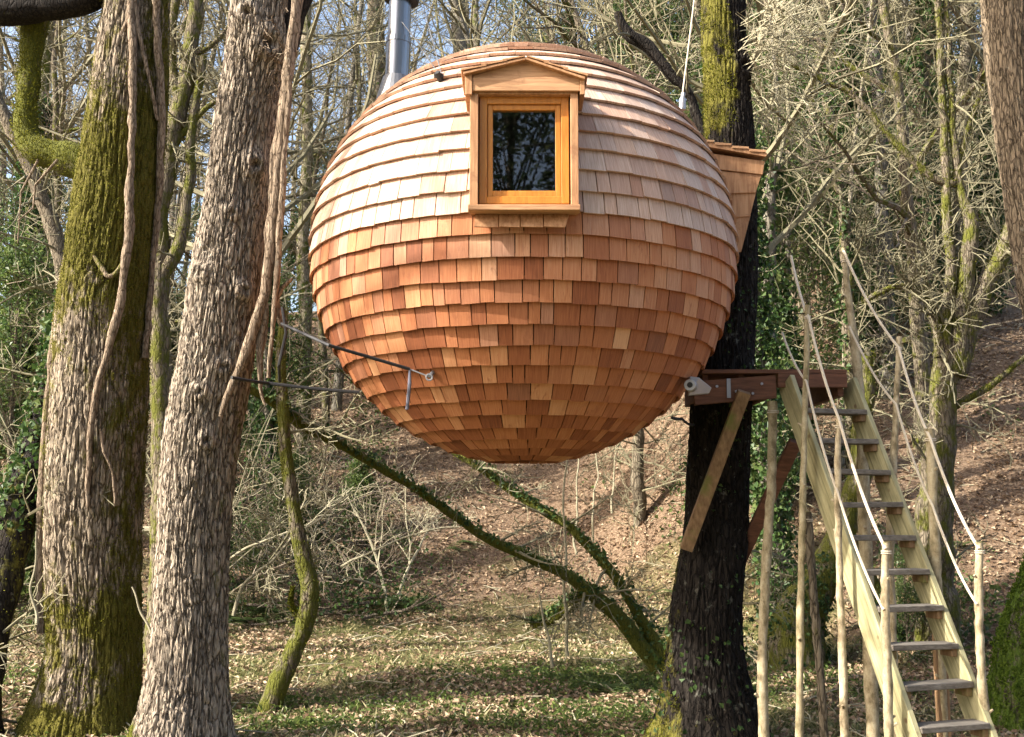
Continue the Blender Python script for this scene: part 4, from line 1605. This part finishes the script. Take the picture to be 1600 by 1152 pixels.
# --- far right trunk
YE = 11.5
ctlE = [(1500, -900, 100), (1545, -350, 92), (1572, -60, 84), (1580, 60, 80), (1590, 160, 76), (1602, 260, 74), (1618, 380, 70), (1634, 480, 68), (1690, 700, 86), (1715, 900, 110), (1720, 1010, 150)]
sE = trunk_arrays(ctlE, YE, 400)
TE = empty('tan_tree', tuple(sE[0, :3]))
tag(TE, 'thick tan trunk with stringy bark leaning in at the right edge', 'tree')
mE, VE, NE, moE = hero_trunk(sE, 180, 'barkE', .030, 44, 2.0, 31, lambda V, N, A, H: .02 + .6 * np.exp(-np.maximum(0, V[..., 2] - sE[0, 2]) / .9), flare=.3)
mE.build('trunk', M['barkE'], TE, True, recalc=False)
crown_for(TE, np.random.default_rng(4), sE[-1, :3], (-.2, .2, 1), 4.5, sE[-1, 3] * .95)
fuzz(TE, VE, NE, moE, .3, 3000, hr, .02)
# --- helper for the other trees one can make out in the photograph
def px_tree(name, label, trunk, limbs=(), Yd=12, mat='barkM', moss=.4, twigs=0, twigL=.8, twmat='twig', ivy=0, ivysize=.06, ivyrange=(0, 1), ground_=True, group=None, cat='tree', seed=0, crown=None, sides=14, fz=0, lump=.10):
    s = trunk_arrays(trunk, Yd, 70, ground_)
    r_ = np.random.default_rng(seed)
    lumpn = fbm(s[:, :3] * 4, 3, seed)
    s[:, 3] *= 1 + (lumpn - .5) * lump * 4
    s[:, :3] += (np.stack([fbm(s[:, :3] * 2.2 + 9 * k, 3, seed + k) for k in range(3)], 1) - .5) * min(.12, float(s[:, 3].mean()) * 1.2)
    root = empty(name, tuple(s[0, :3]))
    tag(root, label, cat, group)
    mb = MB()
    mb.tube(s[:, :3], s[:, 3], sides, a=np.full(len(s), moss))
    mb.build('trunk', M[mat], root, True, recalc=False)
    alls = [s]
    for k, lb in enumerate(limbs):
        _, s2 = limb(root, lb, Yd, mat, moss=moss, seed=seed + 20 + k, n=9)
        alls.append(s2)
    if twigs:
        mb = MB()
        for k in range(twigs):
            sx = alls[int(r_.integers(len(alls)))]
            i = int(r_.integers(5, len(sx) - 1))
            d = r_.normal(0, 1, 3)
            d[2] = d[2] * .5 + .3
            out = {}
            grow(out, r_, sx[i, :3], d, twigL * r_.uniform(.4, 1.2), min(.02, sx[i, 3] * .35), 0, CFG_STEM)
            for l, lst in out.items():
                for pts, rr in lst:
                    mb.tube(pts, rr, (5, 3, 3)[l], cap=False, a=.3)
        mb.build('twigs', M[twmat], root, recalc=False)['kind'] = 'stuff'
    if ivy:
        mb = MB()
        for sx in alls:
            k0, k1 = int(ivyrange[0] * (len(sx) - 1)), int(ivyrange[1] * (len(sx) - 1)) + 1
            ivy_sleeve(mb, r_, sx[k0:k1, :3], sx[k0:k1, 3], int(ivy * len(sx) / 70), ivysize, 0, 1, .09)
        o = mb.build('ivy', M['ivy'], root, recalc=False)
        o['kind'] = 'stuff'
    if fz:
        mb = MB()
        for sx in alls:
            n = fz
            i = r_.integers(0, len(sx), n)
            a = r_.random(n) * 2 * math.pi
            nr = np.stack([np.cos(a), np.sin(a), r_.normal(0, .6, n)], 1)
            leafmesh(mb, sx[i, :3] + nr * sx[i, 3:4] * (.95 + (.35 if fz < 9000 else .10) * r_.random((n, 1))), .022 if fz < 9000 else .034, r_, nr, .4, .45)
        o = mb.build('moss', M['greenfuzz' if mat == 'barkG' else 'mossleaf'], root, recalc=False)
        o['kind'] = 'stuff'
    if crown:
        p = s[-1]
        crown_for(root, r_, p[:3], crown, 3.5, p[3] * .95)
    return root


px_tree('curved_sapling', 'thin mossy sapling snaking up between the rough pale trunk and the ball',
        [(444, 490, 10), (440, 540, 16), (440, 620, 18), (446, 700, 21), (458, 780, 23), (472, 860, 27), (482, 930, 29), (474, 990, 28), (452, 1040, 30), (432, 1085, 34), (424, 1112, 40)],
        [[(468, 960, 8), (452, 940, 7), (456, 915, 5)]], 10.5, moss=.6, twigs=8, twigL=.5, seed=3, fz=900)
px_tree('leaning_tree', 'mossy ivied tree fallen over leftwards, its two long limbs crossing under the ball',
        [(350, 590, 9, 10.2), (420, 630, 13, 10.5), (480, 668, 19, 10.8), (540, 700, 13, 11), (600, 735, 13, 11.2), (670, 775, 13, 11.5), (740, 826, 14, 11.8), (820, 868, 15, 12), (900, 906, 18, 12.2), (960, 955, 21, 12.3), (998, 1005, 24, 12.4), (1030, 1047, 32, 12.5)],
        [[(690, 690, 8, 12.8), (740, 722, 15, 12.8), (790, 760, 13, 12.8), (850, 800, 14, 12.7), (905, 838, 15, 12.6), (955, 895, 16, 12.5), (1000, 965, 18, 12.5), (1040, 1035, 26, 12.5)],
         [(835, 975, 16, 13.2), (870, 962, 18, 12.9), (905, 935, 20, 12.4), (930, 920, 18, 12.25)]],
        12.2, moss=.75, twigs=34, twigL=.9, ivy=1300, ivysize=.045, seed=9, fz=1500, sides=12, lump=.16)
px_tree('forked_tree', 'mossy tree forking low into several upright limbs on the bank right of the stair',
        [(1478, 560, 34), (1474, 620, 40), (1470, 690, 46), (1462, 770, 52), (1458, 830, 60)],
        [[(1484, 600, 26), (1478, 520, 20), (1484, 420, 16), (1478, 300, 14), (1470, 100, 12), (1462, -60, 10)],
         [(1488, 590, 40), (1502, 500, 30), (1512, 420, 28), (1520, 350, 24), (1502, 300, 16), (1492, 240, 12), (1480, 60, 10), (1476, -80, 8)],
         [(1492, 585, 36), (1520, 500, 34), (1548, 430, 30), (1566, 390, 24), (1590, 330, 18)],
         [(1470, 560, 22), (1462, 500, 16), (1440, 460, 13), (1400, 450, 10), (1350, 470, 7)],
         [(1490, 288, 14), (1460, 280, 13), (1420, 240, 12), (1375, 200, 10), (1330, 145, 9), (1285, 128, 8), (1230, 95, 6)],
         [(1490, 290, 10), (1500, 240, 9), (1520, 180, 7), (1540, 135, 5)],
         [(1480, 640, 14), (1530, 615, 11), (1580, 575, 9), (1620, 540, 7)]],
        12.6, moss=.5, twigs=50, twigL=1.2, seed=14, fz=700)
px_tree('ivy_stump_tree', 'mossy trunk behind the stair, its green swollen foot left of the lower stringer',
        [(1352, 560, 24), (1345, 680, 30), (1338, 760, 36), (1318, 830, 40), (1285, 900, 56), (1252, 960, 78), (1240, 1010, 96), (1238, 1040, 110)],
        [[(1318, 840, 36), (1345, 880, 28), (1378, 950, 22), (1400, 1010, 24)]], 12.8, moss=.6, twigs=10, ivy=1200, ivysize=.05, ivyrange=(0, .4), seed=22, fz=1800, lump=.05)
px_tree('slanting_tree', 'dark slanting trunk with a moss-lit edge behind the stout trunk at the left edge',
        [(130, 400, 40, 11.5), (105, 520, 46, 11.2), (78, 640, 50, 10.9), (50, 740, 54, 10.6), (25, 840, 58, 10.4), (-5, 950, 62, 10.2), (-30, 1040, 70, 10)],
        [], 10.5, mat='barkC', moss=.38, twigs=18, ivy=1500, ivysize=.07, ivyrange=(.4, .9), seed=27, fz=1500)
sG = trunk_arrays([(1740, 560, 60), (1712, 700, 64), (1682, 800, 72), (1664, 860, 86), (1656, 930, 116), (1646, 1000, 138), (1636, 1070, 146), (1632, 1112, 152)], 9.9, 190)
TG = empty('mossy_foot_tree', tuple(sG[0, :3]))
tag(TG, 'bright green mossy trunk foot sloping out at the lower right edge', 'tree')
mG, VG, NG, moG = hero_trunk(sG, 150, 'barkG', .05, 26, 3, 51, lambda V, N, A, H: .62 + 0 * H, flare=.15)
mG.build('trunk', M['barkG'], TG, True, recalc=False)
og = fuzz(TG, VG, NG, moG, .3, 30000, hr, .03, lift=.02)
og.data.materials[0] = M['greenfuzz']
px_tree('twin_mossy_tree', 'bright mossy forked trunk seen in the gap between the two big left trunks, upper half',
        [(302, -120, 22), (305, 0, 24), (298, 80, 26), (282, 160, 28), (262, 260, 26), (250, 360, 28), (248, 450, 32), (250, 560, 32), (252, 680, 34), (255, 800, 36)],
        [[(282, 160, 20), (268, 90, 16), (275, 0, 14), (290, -90, 12)], [(252, 440, 22), (280, 380, 22), (296, 290, 18), (300, 210, 16), (318, 90, 12)],
         [(262, 250, 12), (300, 190, 10), (345, 155, 8)], [(285, 90, 10), (330, 70, 8), (370, 20, 7)]],
        13.5, moss=.5, twigs=50, twigL=1.1, seed=35, fz=500)
px_tree('ivied_pole_tree', 'ivy-wrapped upright trunk with a mossy forked top left of the tan trunk',
        [(1462, -40, 24), (1455, 30, 26), (1444, 80, 36), (1434, 110, 38), (1434, 200, 32), (1438, 300, 34), (1442, 400, 38), (1445, 500, 44)],
        [[(1440, 70, 18), (1450, 30, 16), (1440, -20, 14), (1425, -80, 12)], [(1448, 60, 16), (1466, 10, 15), (1490, -60, 12)]],
        21, moss=.35, twigs=60, twigL=2.0, ivy=2600, ivysize=.10, seed=41)
px_tree('dark_bent_tree', 'dark bent branch-like trunk above the right shoulder of the ball',
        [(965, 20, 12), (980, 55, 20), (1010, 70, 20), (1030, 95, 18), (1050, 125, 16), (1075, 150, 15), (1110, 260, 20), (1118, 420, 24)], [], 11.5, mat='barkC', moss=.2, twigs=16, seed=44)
for k, (lab, tr, Yd, mo, mt) in enumerate([
        ('slim pale trunk rising just right of the flue top', [(712, -60, 22), (716, 40, 24), (722, 100, 26), (730, 300, 30), (735, 560, 34)], 34, .05, 'barkbg'),
        ('ivy-green trunk rising just left of the flue', [(588, -60, 26), (586, 40, 28), (590, 140, 30), (600, 400, 36), (600, 600, 40)], 33, .4, 'barkM'),
        ('slender straight trunk above the highest stair pole, ivied low', [(1362, -60, 16), (1366, 60, 18), (1374, 180, 20), (1380, 320, 22), (1384, 460, 26)], 19.5, .22, 'barkbg'),
        ('mottled straight trunk just left of the forked mossy tree limbs', [(1405, 250, 20), (1412, 330, 26), (1416, 420, 30), (1420, 520, 34)], 24, .25, 'barkbg'),
        ('thin mossy broken trunk leaning over the porch roof side', [(1290, 150, 12), (1300, 210, 16), (1304, 260, 18), (1316, 330, 18), (1322, 420, 20)], 17, .45, 'barkM'),
        ('pale trunk standing among evergreens below the porch', [(1206, 260, 16), (1200, 380, 22), (1197, 520, 26), (1200, 640, 28)], 15.5, .25, 'barkbg'),
        ('short dark stump-like trunk on the brown slope under the ball', [(994, 560, 14), (996, 700, 19), (1000, 780, 20), (998, 835, 22)], 20, .15, 'barkM'),
        ('slender trunk seen right of the rough pale trunk, beside the ball', [(482, -60, 14), (478, 60, 16), (480, 200, 17), (474, 380, 20), (476, 560, 22)], 25, .2, 'barkbg'),
        ('grey trunk right of the forked mossy tree, before the tan trunk', [(1512, -50, 20), (1508, 100, 22), (1500, 260, 24), (1506, 460, 30)], 22, .1, 'barkbg'),
        ('leaning bare trunk at the far upper left between mossy limb and edge', [(-40, 90, 20), (0, 160, 20), (30, 230, 22), (70, 330, 24), (100, 480, 28)], 15, .1, 'barkM')]):
    px_tree('slim_tree', lab, tr, [], Yd, mt, mo, twigs=34, twigL=1.7, twmat='twig', ivy=700 if mo > .2 else 0, ivysize=.08, seed=60 + k, sides=10)
# ------------------------------------------------------------------ the wood behind
def template(kind, seed):
    rng = np.random.default_rng(seed)
    root = empty(kind, (0, 0, -50))
    def put(mb, name, mat, stuff=False):
        me = mb.mesh(name)
        me.polygons.foreach_set('use_smooth', np.full(len(me.polygons), name == 'trunk'))
        me.materials.append(M[mat])
        o = bpy.data.objects.new(name, me)
        COL.objects.link(o)
        o.parent = root
        if stuff:
            o['kind'] = 'stuff'
        return o
    if kind == 'bare_tree':
        a, b, o = skel(rng, (0, 0, 0), (rng.normal(0, .04), rng.normal(0, .04), 1), rng.uniform(15, 20), rng.uniform(.15, .21), CFG_TALL, (10, 5, 3, 3), 1, (.12, .05, 0, 0))
        put(a, 'trunk', 'barkbg')
        put(b, 'crown', 'twig')
    elif kind == 'mossy_tree':
        a, b, o = skel(rng, (0, 0, 0), (rng.normal(0, .15), rng.normal(0, .1), 1), rng.uniform(10, 14), rng.uniform(.12, .17), CFG_LOW, (10, 5, 3, 3), 1, (.42, .4, .2, .1))
        put(a, 'trunk', 'barkM')
        put(b, 'crown', 'twigmoss')
    elif kind == 'ivy_tree':
        a, b, o = skel(rng, (0, 0, 0), (rng.normal(0, .05), rng.normal(0, .04), 1), rng.uniform(13, 18), rng.uniform(.14, .18), CFG_TALL, (10, 5, 3, 3), 1, (.3, .1, 0, 0))
        put(a, 'trunk', 'barkbg')
        put(b, 'crown', 'twig')
        m = MB()
        pts, rr = o[0][0]
        ivy_sleeve(m, rng, pts, rr, 6000, .09, 0, rng.uniform(.4, .62), .26)
        put(m, 'ivy', 'ivy', True)
    elif kind == 'pole_tree':
        a, b, o = skel(rng, (0, 0, 0), (rng.normal(0, .1), rng.normal(0, .08), 1), rng.uniform(8, 12), rng.uniform(.05, .075), CFG_POLE, (8, 4, 3), 1, (.15, .05, 0))
        put(a, 'trunk', 'barkbg')
        put(b, 'crown', 'twig')
    elif kind == 'bare_shrub':
        m = MB()
        for k in range(7):
            out = {}
            az = rng.random() * 2 * math.pi
            sp = rng.uniform(.15, .75)
            grow(out, rng, np.array([math.cos(az) * .12, math.sin(az) * .12, -.05]), np.array([math.cos(az) * sp, math.sin(az) * sp, 1.0]), rng.uniform(2.2, 4.6), rng.uniform(.016, .03), 0, CFG_STEM)
            for l, lst in out.items():
                for pts, rr in lst:
                    m.tube(pts, rr, (5, 3, 3)[l], cap=False)
        put(m, 'stems', 'twig')
    elif kind == 'holly_bush':
        m, st = MB(), MB()
        H = rng.uniform(2.2, 5.5)
        for k in range(26):
            t = rng.random() ** .8
            az = rng.random() * 2 * math.pi
            rr = H * .33 * (1 - .65 * t) * math.sqrt(rng.random())
            c = np.array([math.cos(az) * rr, math.sin(az) * rr, .25 + H * t])
            n = 200
            pos = c + rng.normal(0, 1, (n, 3)) * [H * .075, H * .075, H * .05]
            leafmesh(m, pos, .075 + .07 * rng.random(n), rng, np.array([[0, 0, 1.0]]), .3, .5)
            st.tube([(0, 0, H * t * .55), c * .5 + np.array([0, 0, H * t * .3]), c], [.02, .014, .006], 4, cap=False)
        st.tube([(0, 0, -.1), (.03, .02, H * .5), (0, .04, H * .95)], [.05, .035, .01], 6)
        put(st, 'stem', 'barkM')
        put(m, 'foliage', 'holly', True)
    elif kind == 'evergreen_tree':
        m, st = MB(), MB()
        H = rng.uniform(9, 14)
        for k in range(46):
            t = rng.random() ** .8
            az = rng.random() * 2 * math.pi
            rr = H * .2 * (1.1 - .75 * t) * math.sqrt(rng.random())
            c = np.array([math.cos(az) * rr, math.sin(az) * rr, 1.0 + H * t * .95])
            n = 150
            pos = c + rng.normal(0, 1, (n, 3)) * [H * .045, H * .045, H * .028]
            leafmesh(m, pos, .13 + .10 * rng.random(n), rng, np.array([[0, 0, 1.0]]), .3, .45)
            st.tube([(0, 0, H * t * .8), c * .5 + np.array([0, 0, H * t * .42]), c], [.035, .025, .01], 4, cap=False)
        st.tube([(0, 0, -.1), (.08, .02, H * .5), (0, .04, H * .97)], [.16, .1, .02], 8)
        put(st, 'trunk', 'barkM')
        put(m, 'foliage', 'fargreen', True)
    elif kind == 'fern':
        m = MB()
        for k in range(16):
            az = rng.random() * 2 * math.pi
            L = rng.uniform(.35, .6)
            n = 14
            t = np.linspace(.08, 1, n)
            r = L * t
            z = L * (.75 * t - .75 * t * t * 1.15) + .02
            c = np.stack([np.cos(az) * r, np.sin(az) * r, z], 1)
            sd = np.array([-math.sin(az), math.cos(az), 0])
            w = .085 * np.sin(np.pi * np.minimum(1, t * .85 + .15)) + .008
            for sg in (-1, 1):
                q = np.stack([c, c + sd * sg * w[:, None] + [0, 0, -.015], c + np.array([math.cos(az), math.sin(az), -.1]) * (L / n * .75)], 1).reshape(-1, 3)
                m.add(q, [np.arange(n)[:, None] * 3 + np.array([[0, 1, 2]])])
        put(m, 'fronds', 'holly', True)
    return root


def dup(root, loc, rz, sc):
    r = root.copy()
    COL.objects.link(r)
    r.location = loc
    r.rotation_euler = (0, 0, rz)
    r.scale = (sc, sc, sc)
    for ch in list(root.children):
        c = ch.copy()
        COL.objects.link(c)
        c.parent = r
    return r


TPL = {k: [template(k, 100 + 17 * i + len(k)) for i in range(n)] for k, n in
       (('bare_tree', 4), ('mossy_tree', 3), ('ivy_tree', 3), ('pole_tree', 4), ('bare_shrub', 4), ('holly_bush', 4), ('fern', 2), ('evergreen_tree', 3))}
wr_ = random.Random(21)
placed = []


def far_enough(x, y, d):
    return all((x - a) ** 2 + (y - b) ** 2 > d * d for a, b, _ in placed)


def place(kind, px, Yd, sc=1.0, d=0):
    x = (px - 800) / F * Yd * .99
    if d and not far_enough(x, Yd, d):
        return None
    o = dup(wr_.choice(TPL[kind]), (x, Yd, gz1(x, Yd) - .06), wr_.random() * 6.28, sc * wr_.uniform(.85, 1.15))
    placed.append((x, Yd, o))
    o['_k'] = kind
    return o


BANDS = [  # depth range, tries, share of each kind
    (17, 24, 26, [('bare_tree', 2), ('mossy_tree', 2), ('ivy_tree', 2), ('pole_tree', 4)], 1.4),
    (24, 34, 46, [('bare_tree', 3), ('mossy_tree', 3), ('ivy_tree', 4), ('pole_tree', 2)], 1.5),
    (34, 46, 56, [('bare_tree', 4), ('mossy_tree', 2), ('ivy_tree', 4), ('pole_tree', 1)], 1.6),
    (46, 66, 56, [('bare_tree', 6), ('mossy_tree', 1), ('ivy_tree', 3)], 2.0)]
for y0, y1, n, kinds, dmin in BANDS:
    pool = [k for k, w in kinds for _ in range(w)]
    for k in range(n):
        px = -40 + 1680 * (k + wr_.random()) / n
        if 520 < px < 1100 and (y0 < 23 or wr_.random() < .5):
            continue
        Yd = wr_.uniform(y0, y1)
        if y0 > 40 and px < 1000 and wr_.random() < .4:
            continue
        place(wr_.choice(pool), px, Yd, 1, dmin)
# under-storey
for k in range(34):
    px = -30 + 1660 * (k + wr_.random()) / 34
    Yd = wr_.choice([wr_.uniform(15.5, 22), wr_.uniform(20, 32), wr_.uniform(28, 45)])
    if 520 < px < 1120 and Yd < 32:
        continue
    place('bare_shrub', px, Yd, 1, .8)
for px, Yd, sc in [(1215, 19, 1.1), (1180, 17, .9), (1250, 21, 1.2), (1300, 24, 1.1), (1230, 26, 1.4), (1190, 28, 1.5), (1280, 33, 1.6), (1340, 36, 1.5), (1150, 36, 1.6), (1400, 40, 1.6),
                   (400, 17, .3), (330, 17, .4), (1410, 12.4, .26), (40, 15.5, .6), (90, 19, .7), (10, 21, .9), (60, 26, 1.1), (120, 24, .8), (300, 20, .7), (410, 24, .9), (560, 21, .5), (690, 26, .7), (460, 19, .5), (250, 30, 1.2),
                   (950, 40, 1.5), (1020, 36, 1.5), (880, 44, 1.6), (1060, 30, 1.1), (1370, 20, .7), (1410, 22, .7), (1500, 30, 1), (1560, 26, .9), (820, 50, 1.6), (980, 50, 1.8), (1100, 48, 1.8), (1200, 46, 1.8), (1320, 50, 1.8)]:
    place('holly_bush', px, Yd, sc)
for px, Yd in [(1222, 14.6), (1262, 17.5), (425, 22), (1330, 23)]:
    place('ivy_tree', px, Yd, .95)
for px, Yd, sc in [(1195, 30, .8), (1235, 36, .9), (1285, 42, .9), (1175, 44, 1.1), (1330, 47, .9), (1400, 52, 1), (1480, 45, .8), (1560, 50, .9), (1120, 50, 1.1), (1050, 46, 1), (980, 52, 1.1), (900, 48, 1), (820, 54, 1), (730, 50, .7),
                   (110, 36, .6), (350, 48, .5), (1440, 38, .8), (1520, 34, .7), (1310, 30, .6), (30, 30, .6), (290, 40, .5), (500, 46, .6), (1250, 55, 1.2), (1350, 58, 1.2)]:
    place('evergreen_tree', px, Yd, sc)
for px, Yd, sc in [(590, 20.5, 1.5), (612, 20.9, 1.4), (725, 20.2, 1.3), (745, 20.6, 1.3), (820, 19.8, 1.2), (625, 17.9, 1.5), (640, 17.8, 1.2), (600, 18.0, 1.3), (1060, 17, 1.1), (880, 12.6, 1.2), (930, 12.2, 1.2), (965, 11.9, 1.1), (905, 11.4, 1.0), (840, 12.4, 1.0),
                   (440, 17.0, 1.4), (395, 16.6, 1.3), (500, 18.4, 1.2), (1180, 13.2, 1.1), (1500, 15, 1.2), (1420, 14.2, 1.0), (480, 9.9, .7)]:
    place('fern', px, Yd, sc)

# trees outside the frame, on the sunny side: they break up the light on the floor
for x, y, k in [(-10.0, 4.9, 2), (-15.5, 4.0, 0), (-21, 9.5, 1), (-24, -2, 3)]:
    o = dup(TPL['bare_tree'][k], (x, y, gz1(x, y) - .1), k * 1.7 + x, .85)
    placed.append((x, y, o))
    o['_k'] = 'bare_tree'
for k, (x, y) in enumerate([(-9, -14), (-5.5, -11), (-2, -13), (1.5, -12), (5, -13.5), (8.5, -11), (12, -15), (-12, -19), (-7, -20), (0, -19), (6.5, -21), (15, -9), (17, -2)]):  # unseen trees added behind the camera so the window pane reflects dark
    kind = 'evergreen_tree' if k % 2 else 'ivy_tree'
    o = dup(TPL[kind][k % 3], (x, y, gz1(x, y) - .1), k * 1.1, 1.5)
    placed.append((x, y, o))
    o['_k'] = kind
for rt in [r for v in TPL.values() for r in v]:
    for ch in list(rt.children):
        bpy.data.objects.remove(ch)
    bpy.data.objects.remove(rt)

# each with its own description
WORD = {'bare_tree': 'tall bare tree', 'mossy_tree': 'mossy crooked tree', 'ivy_tree': 'ivy-clad tree', 'pole_tree': 'slender tree', 'bare_shrub': 'bare shrub', 'holly_bush': 'dark evergreen bush', 'evergreen_tree': 'leafy evergreen tree', 'fern': 'green fern clump'}
CAT = {'bare_shrub': 'shrub', 'holly_bush': 'bush', 'fern': 'fern'}
GRP = {'bare_tree': 'bare trees of the wood', 'mossy_tree': 'mossy trees of the wood', 'ivy_tree': 'ivy-clad trees of the wood', 'pole_tree': 'slender trees of the wood', 'bare_shrub': 'bare shrubs under the trees', 'holly_bush': 'evergreen bushes under the trees', 'evergreen_tree': 'evergreen trees of the wood', 'fern': 'fern clumps on the clearing and bank'}
ZONE = [(20, 'at the left picture edge'), (150, 'behind the stout mossy trunk'), (270, 'between the big trunks'), (420, 'behind the rough pale trunk'), (560, 'left of the ball'), (690, 'by the flue'), (850, 'behind the dormer'), (1000, 'behind the ball'), (1110, 'above the ball shoulder'), (1180, 'behind the support trunk'), (1290, 'above the porch'), (1400, 'beyond the stair'), (1520, 'near the forked mossy tree'), (2000, 'by the tan trunk')]
ORD = ['first', 'second', 'third', 'fourth', 'fifth', 'sixth', 'seventh', 'eighth', 'ninth', 'tenth']
buckets = {}
for x, y, o in placed:
    k = o['_k']
    del o['_k']
    px, _ = px_of((x, y, gz1(x, y) + 1))
    zone = next((w for lim, w in ZONE if px < lim), 'by the tan trunk')
    if y < 0:
        zone = 'unseen behind the viewer'
    elif abs(x) > .55 * max(y, 1):
        zone = 'outside the left edge'
    dist = 'on the level floor' if y < 16 else 'low on the bank' if y < 22 else 'partway up the slope' if y < 32 else 'high on the slope' if y < 46 else 'on the far crest'
    o['group'] = GRP[k]
    o['category'] = CAT.get(k, 'tree')
    buckets.setdefault((k, dist, zone), []).append((px, o))
for (k, dist, zone), lst in buckets.items():
    lst.sort(key=lambda t: t[0])
    for i, (_, o) in enumerate(lst):
        pre = WORD[k] if len(lst) == 1 else '%s %s from the left' % (ORD[min(i, 9)], WORD[k])
        o['label'] = '%s %s, %s' % (pre, dist, zone)

# ------------------------------------------------------------------ tangle of dead branches on the left bank
br_rng = np.random.default_rng(5)
mb, mp, mlv = MB(), MB(), MB()
for k in range(64):
    px = br_rng.uniform(320, 640)
    Yd = br_rng.uniform(16, 22)
    x = (px - 800) / F * Yd
    p = np.array([x, Yd, gz1(x, Yd) + br_rng.uniform(0, .4)])
    d = np.array([br_rng.normal(0, 1), br_rng.normal(0, .5), br_rng.uniform(.05, .7)])
    out = {}
    grow(out, br_rng, p, d, br_rng.uniform(1.0, 2.8), br_rng.uniform(.012, .035), 0, CFG_STEM)
    for l, lst in out.items():
        for pts, rr in lst:
            (mp if k % 7 == 0 else mb).tube(pts, rr, (5, 3, 3)[l], cap=False, a=.25)
    n = 60
    pos = p + br_rng.normal(0, 1, (n, 3)) * [.5, .4, .22] + [0, 0, .2]
    leafmesh(mlv, pos, .05 + .04 * br_rng.random(n), br_rng, np.array([[0, 0, 1.0]]), .3, .7)
tag(mb.build('brushwood', M['twigmoss'], recalc=False), 'tangle of dark mossy dead branches on the bank left of the ball', kind='stuff')
tag(mp.build('dead_brushwood', M['twigpale'], recalc=False), 'pale dead twigs lying through the brushwood', kind='stuff')
tag(mlv.build('bramble_leaves', M['ivy'], recalc=False), 'dark bramble and ivy leaves over the brushwood', kind='stuff')

# single dead branches and thin stems one can pick out
for k, (lab, pth, Yd, r) in enumerate([
        ('pale dead branch slanting across the clearing edge behind the sapling', [(365, 960), (385, 910), (420, 880), (450, 845), (500, 810), (545, 770)], 11.5, .02),
        ('pale forked dead branch low beside the curved sapling', [(355, 880), (400, 855), (470, 820), (520, 800)], 12.2, .016),
        ('thin whitish stem leaning between the two big left trunks', [(242, 1020), (225, 960), (205, 915)], 9.2, .014),
        ('thin grey stem leaning left of the stout trunk', [(58, 975), (45, 925), (55, 880), (60, 830)], 9.6, .014),
        ('long fallen branch lying across the bank under the brushwood', [(530, 885), (600, 852), (665, 830), (720, 822)], 16.5, .02),
        ('cut pole lying on the bank between the two left trunks', [(205, 832), (240, 826), (262, 824)], 15, .06),
        ('upright whitish sapling in front of the leaning limbs', [(885, 1025), (884, 960), (883, 900), (881, 850), (884, 700)], 12.2, .022),
        ('thin crooked sapling left of the whitish one under the ball', [(862, 1045), (858, 1000), (850, 970), (845, 930)], 11.8, .020),
        ('slim straight stem on the slope below the ball, leftmost of three', [(898, 870), (900, 790), (904, 700)], 17, .02),
        ('slim straight stem on the slope below the ball, middle of three', [(926, 845), (930, 790), (933, 690)], 18, .02),
        ('slim straight stem on the slope below the ball, rightmost of three', [(955, 800), (960, 760), (962, 690)], 19, .02)]):
    s = spline([tuple(P(a, b, Yd)) + (r * (1 - .55 * j / (len(pth) - 1)),) for j, (a, b) in enumerate(pth)], 24)
    s[:, :3] += (np.stack([fbm(s[:, :3] * 3 + 5 * q, 2, k + q) for q in range(3)], 1) - .5) * .12
    m = MB()
    m.tube(s[:, :3], s[:, 3], 7, a=.12)
    r_ = np.random.default_rng(200 + k)
    for q in range(7 if 'branch' in lab else 0):
        i = int(r_.integers(6, 23))
        out = {}
        grow(out, r_, s[i, :3], r_.normal(0, 1, 3) + [0, 0, .4], r_.uniform(.3, .8), s[i, 3] * .5, 0, CFG_STEM)
        for l, lst in out.items():
            for pts, rr in lst:
                m.tube(pts, rr, 3, cap=False)
    tag(m.build('dead_branch' if 'branch' in lab or 'pole' in lab else 'thin_sapling', M['twigpale'], None, True, recalc=False), lab, 'branch' if 'branch' in lab or 'pole' in lab else 'sapling')
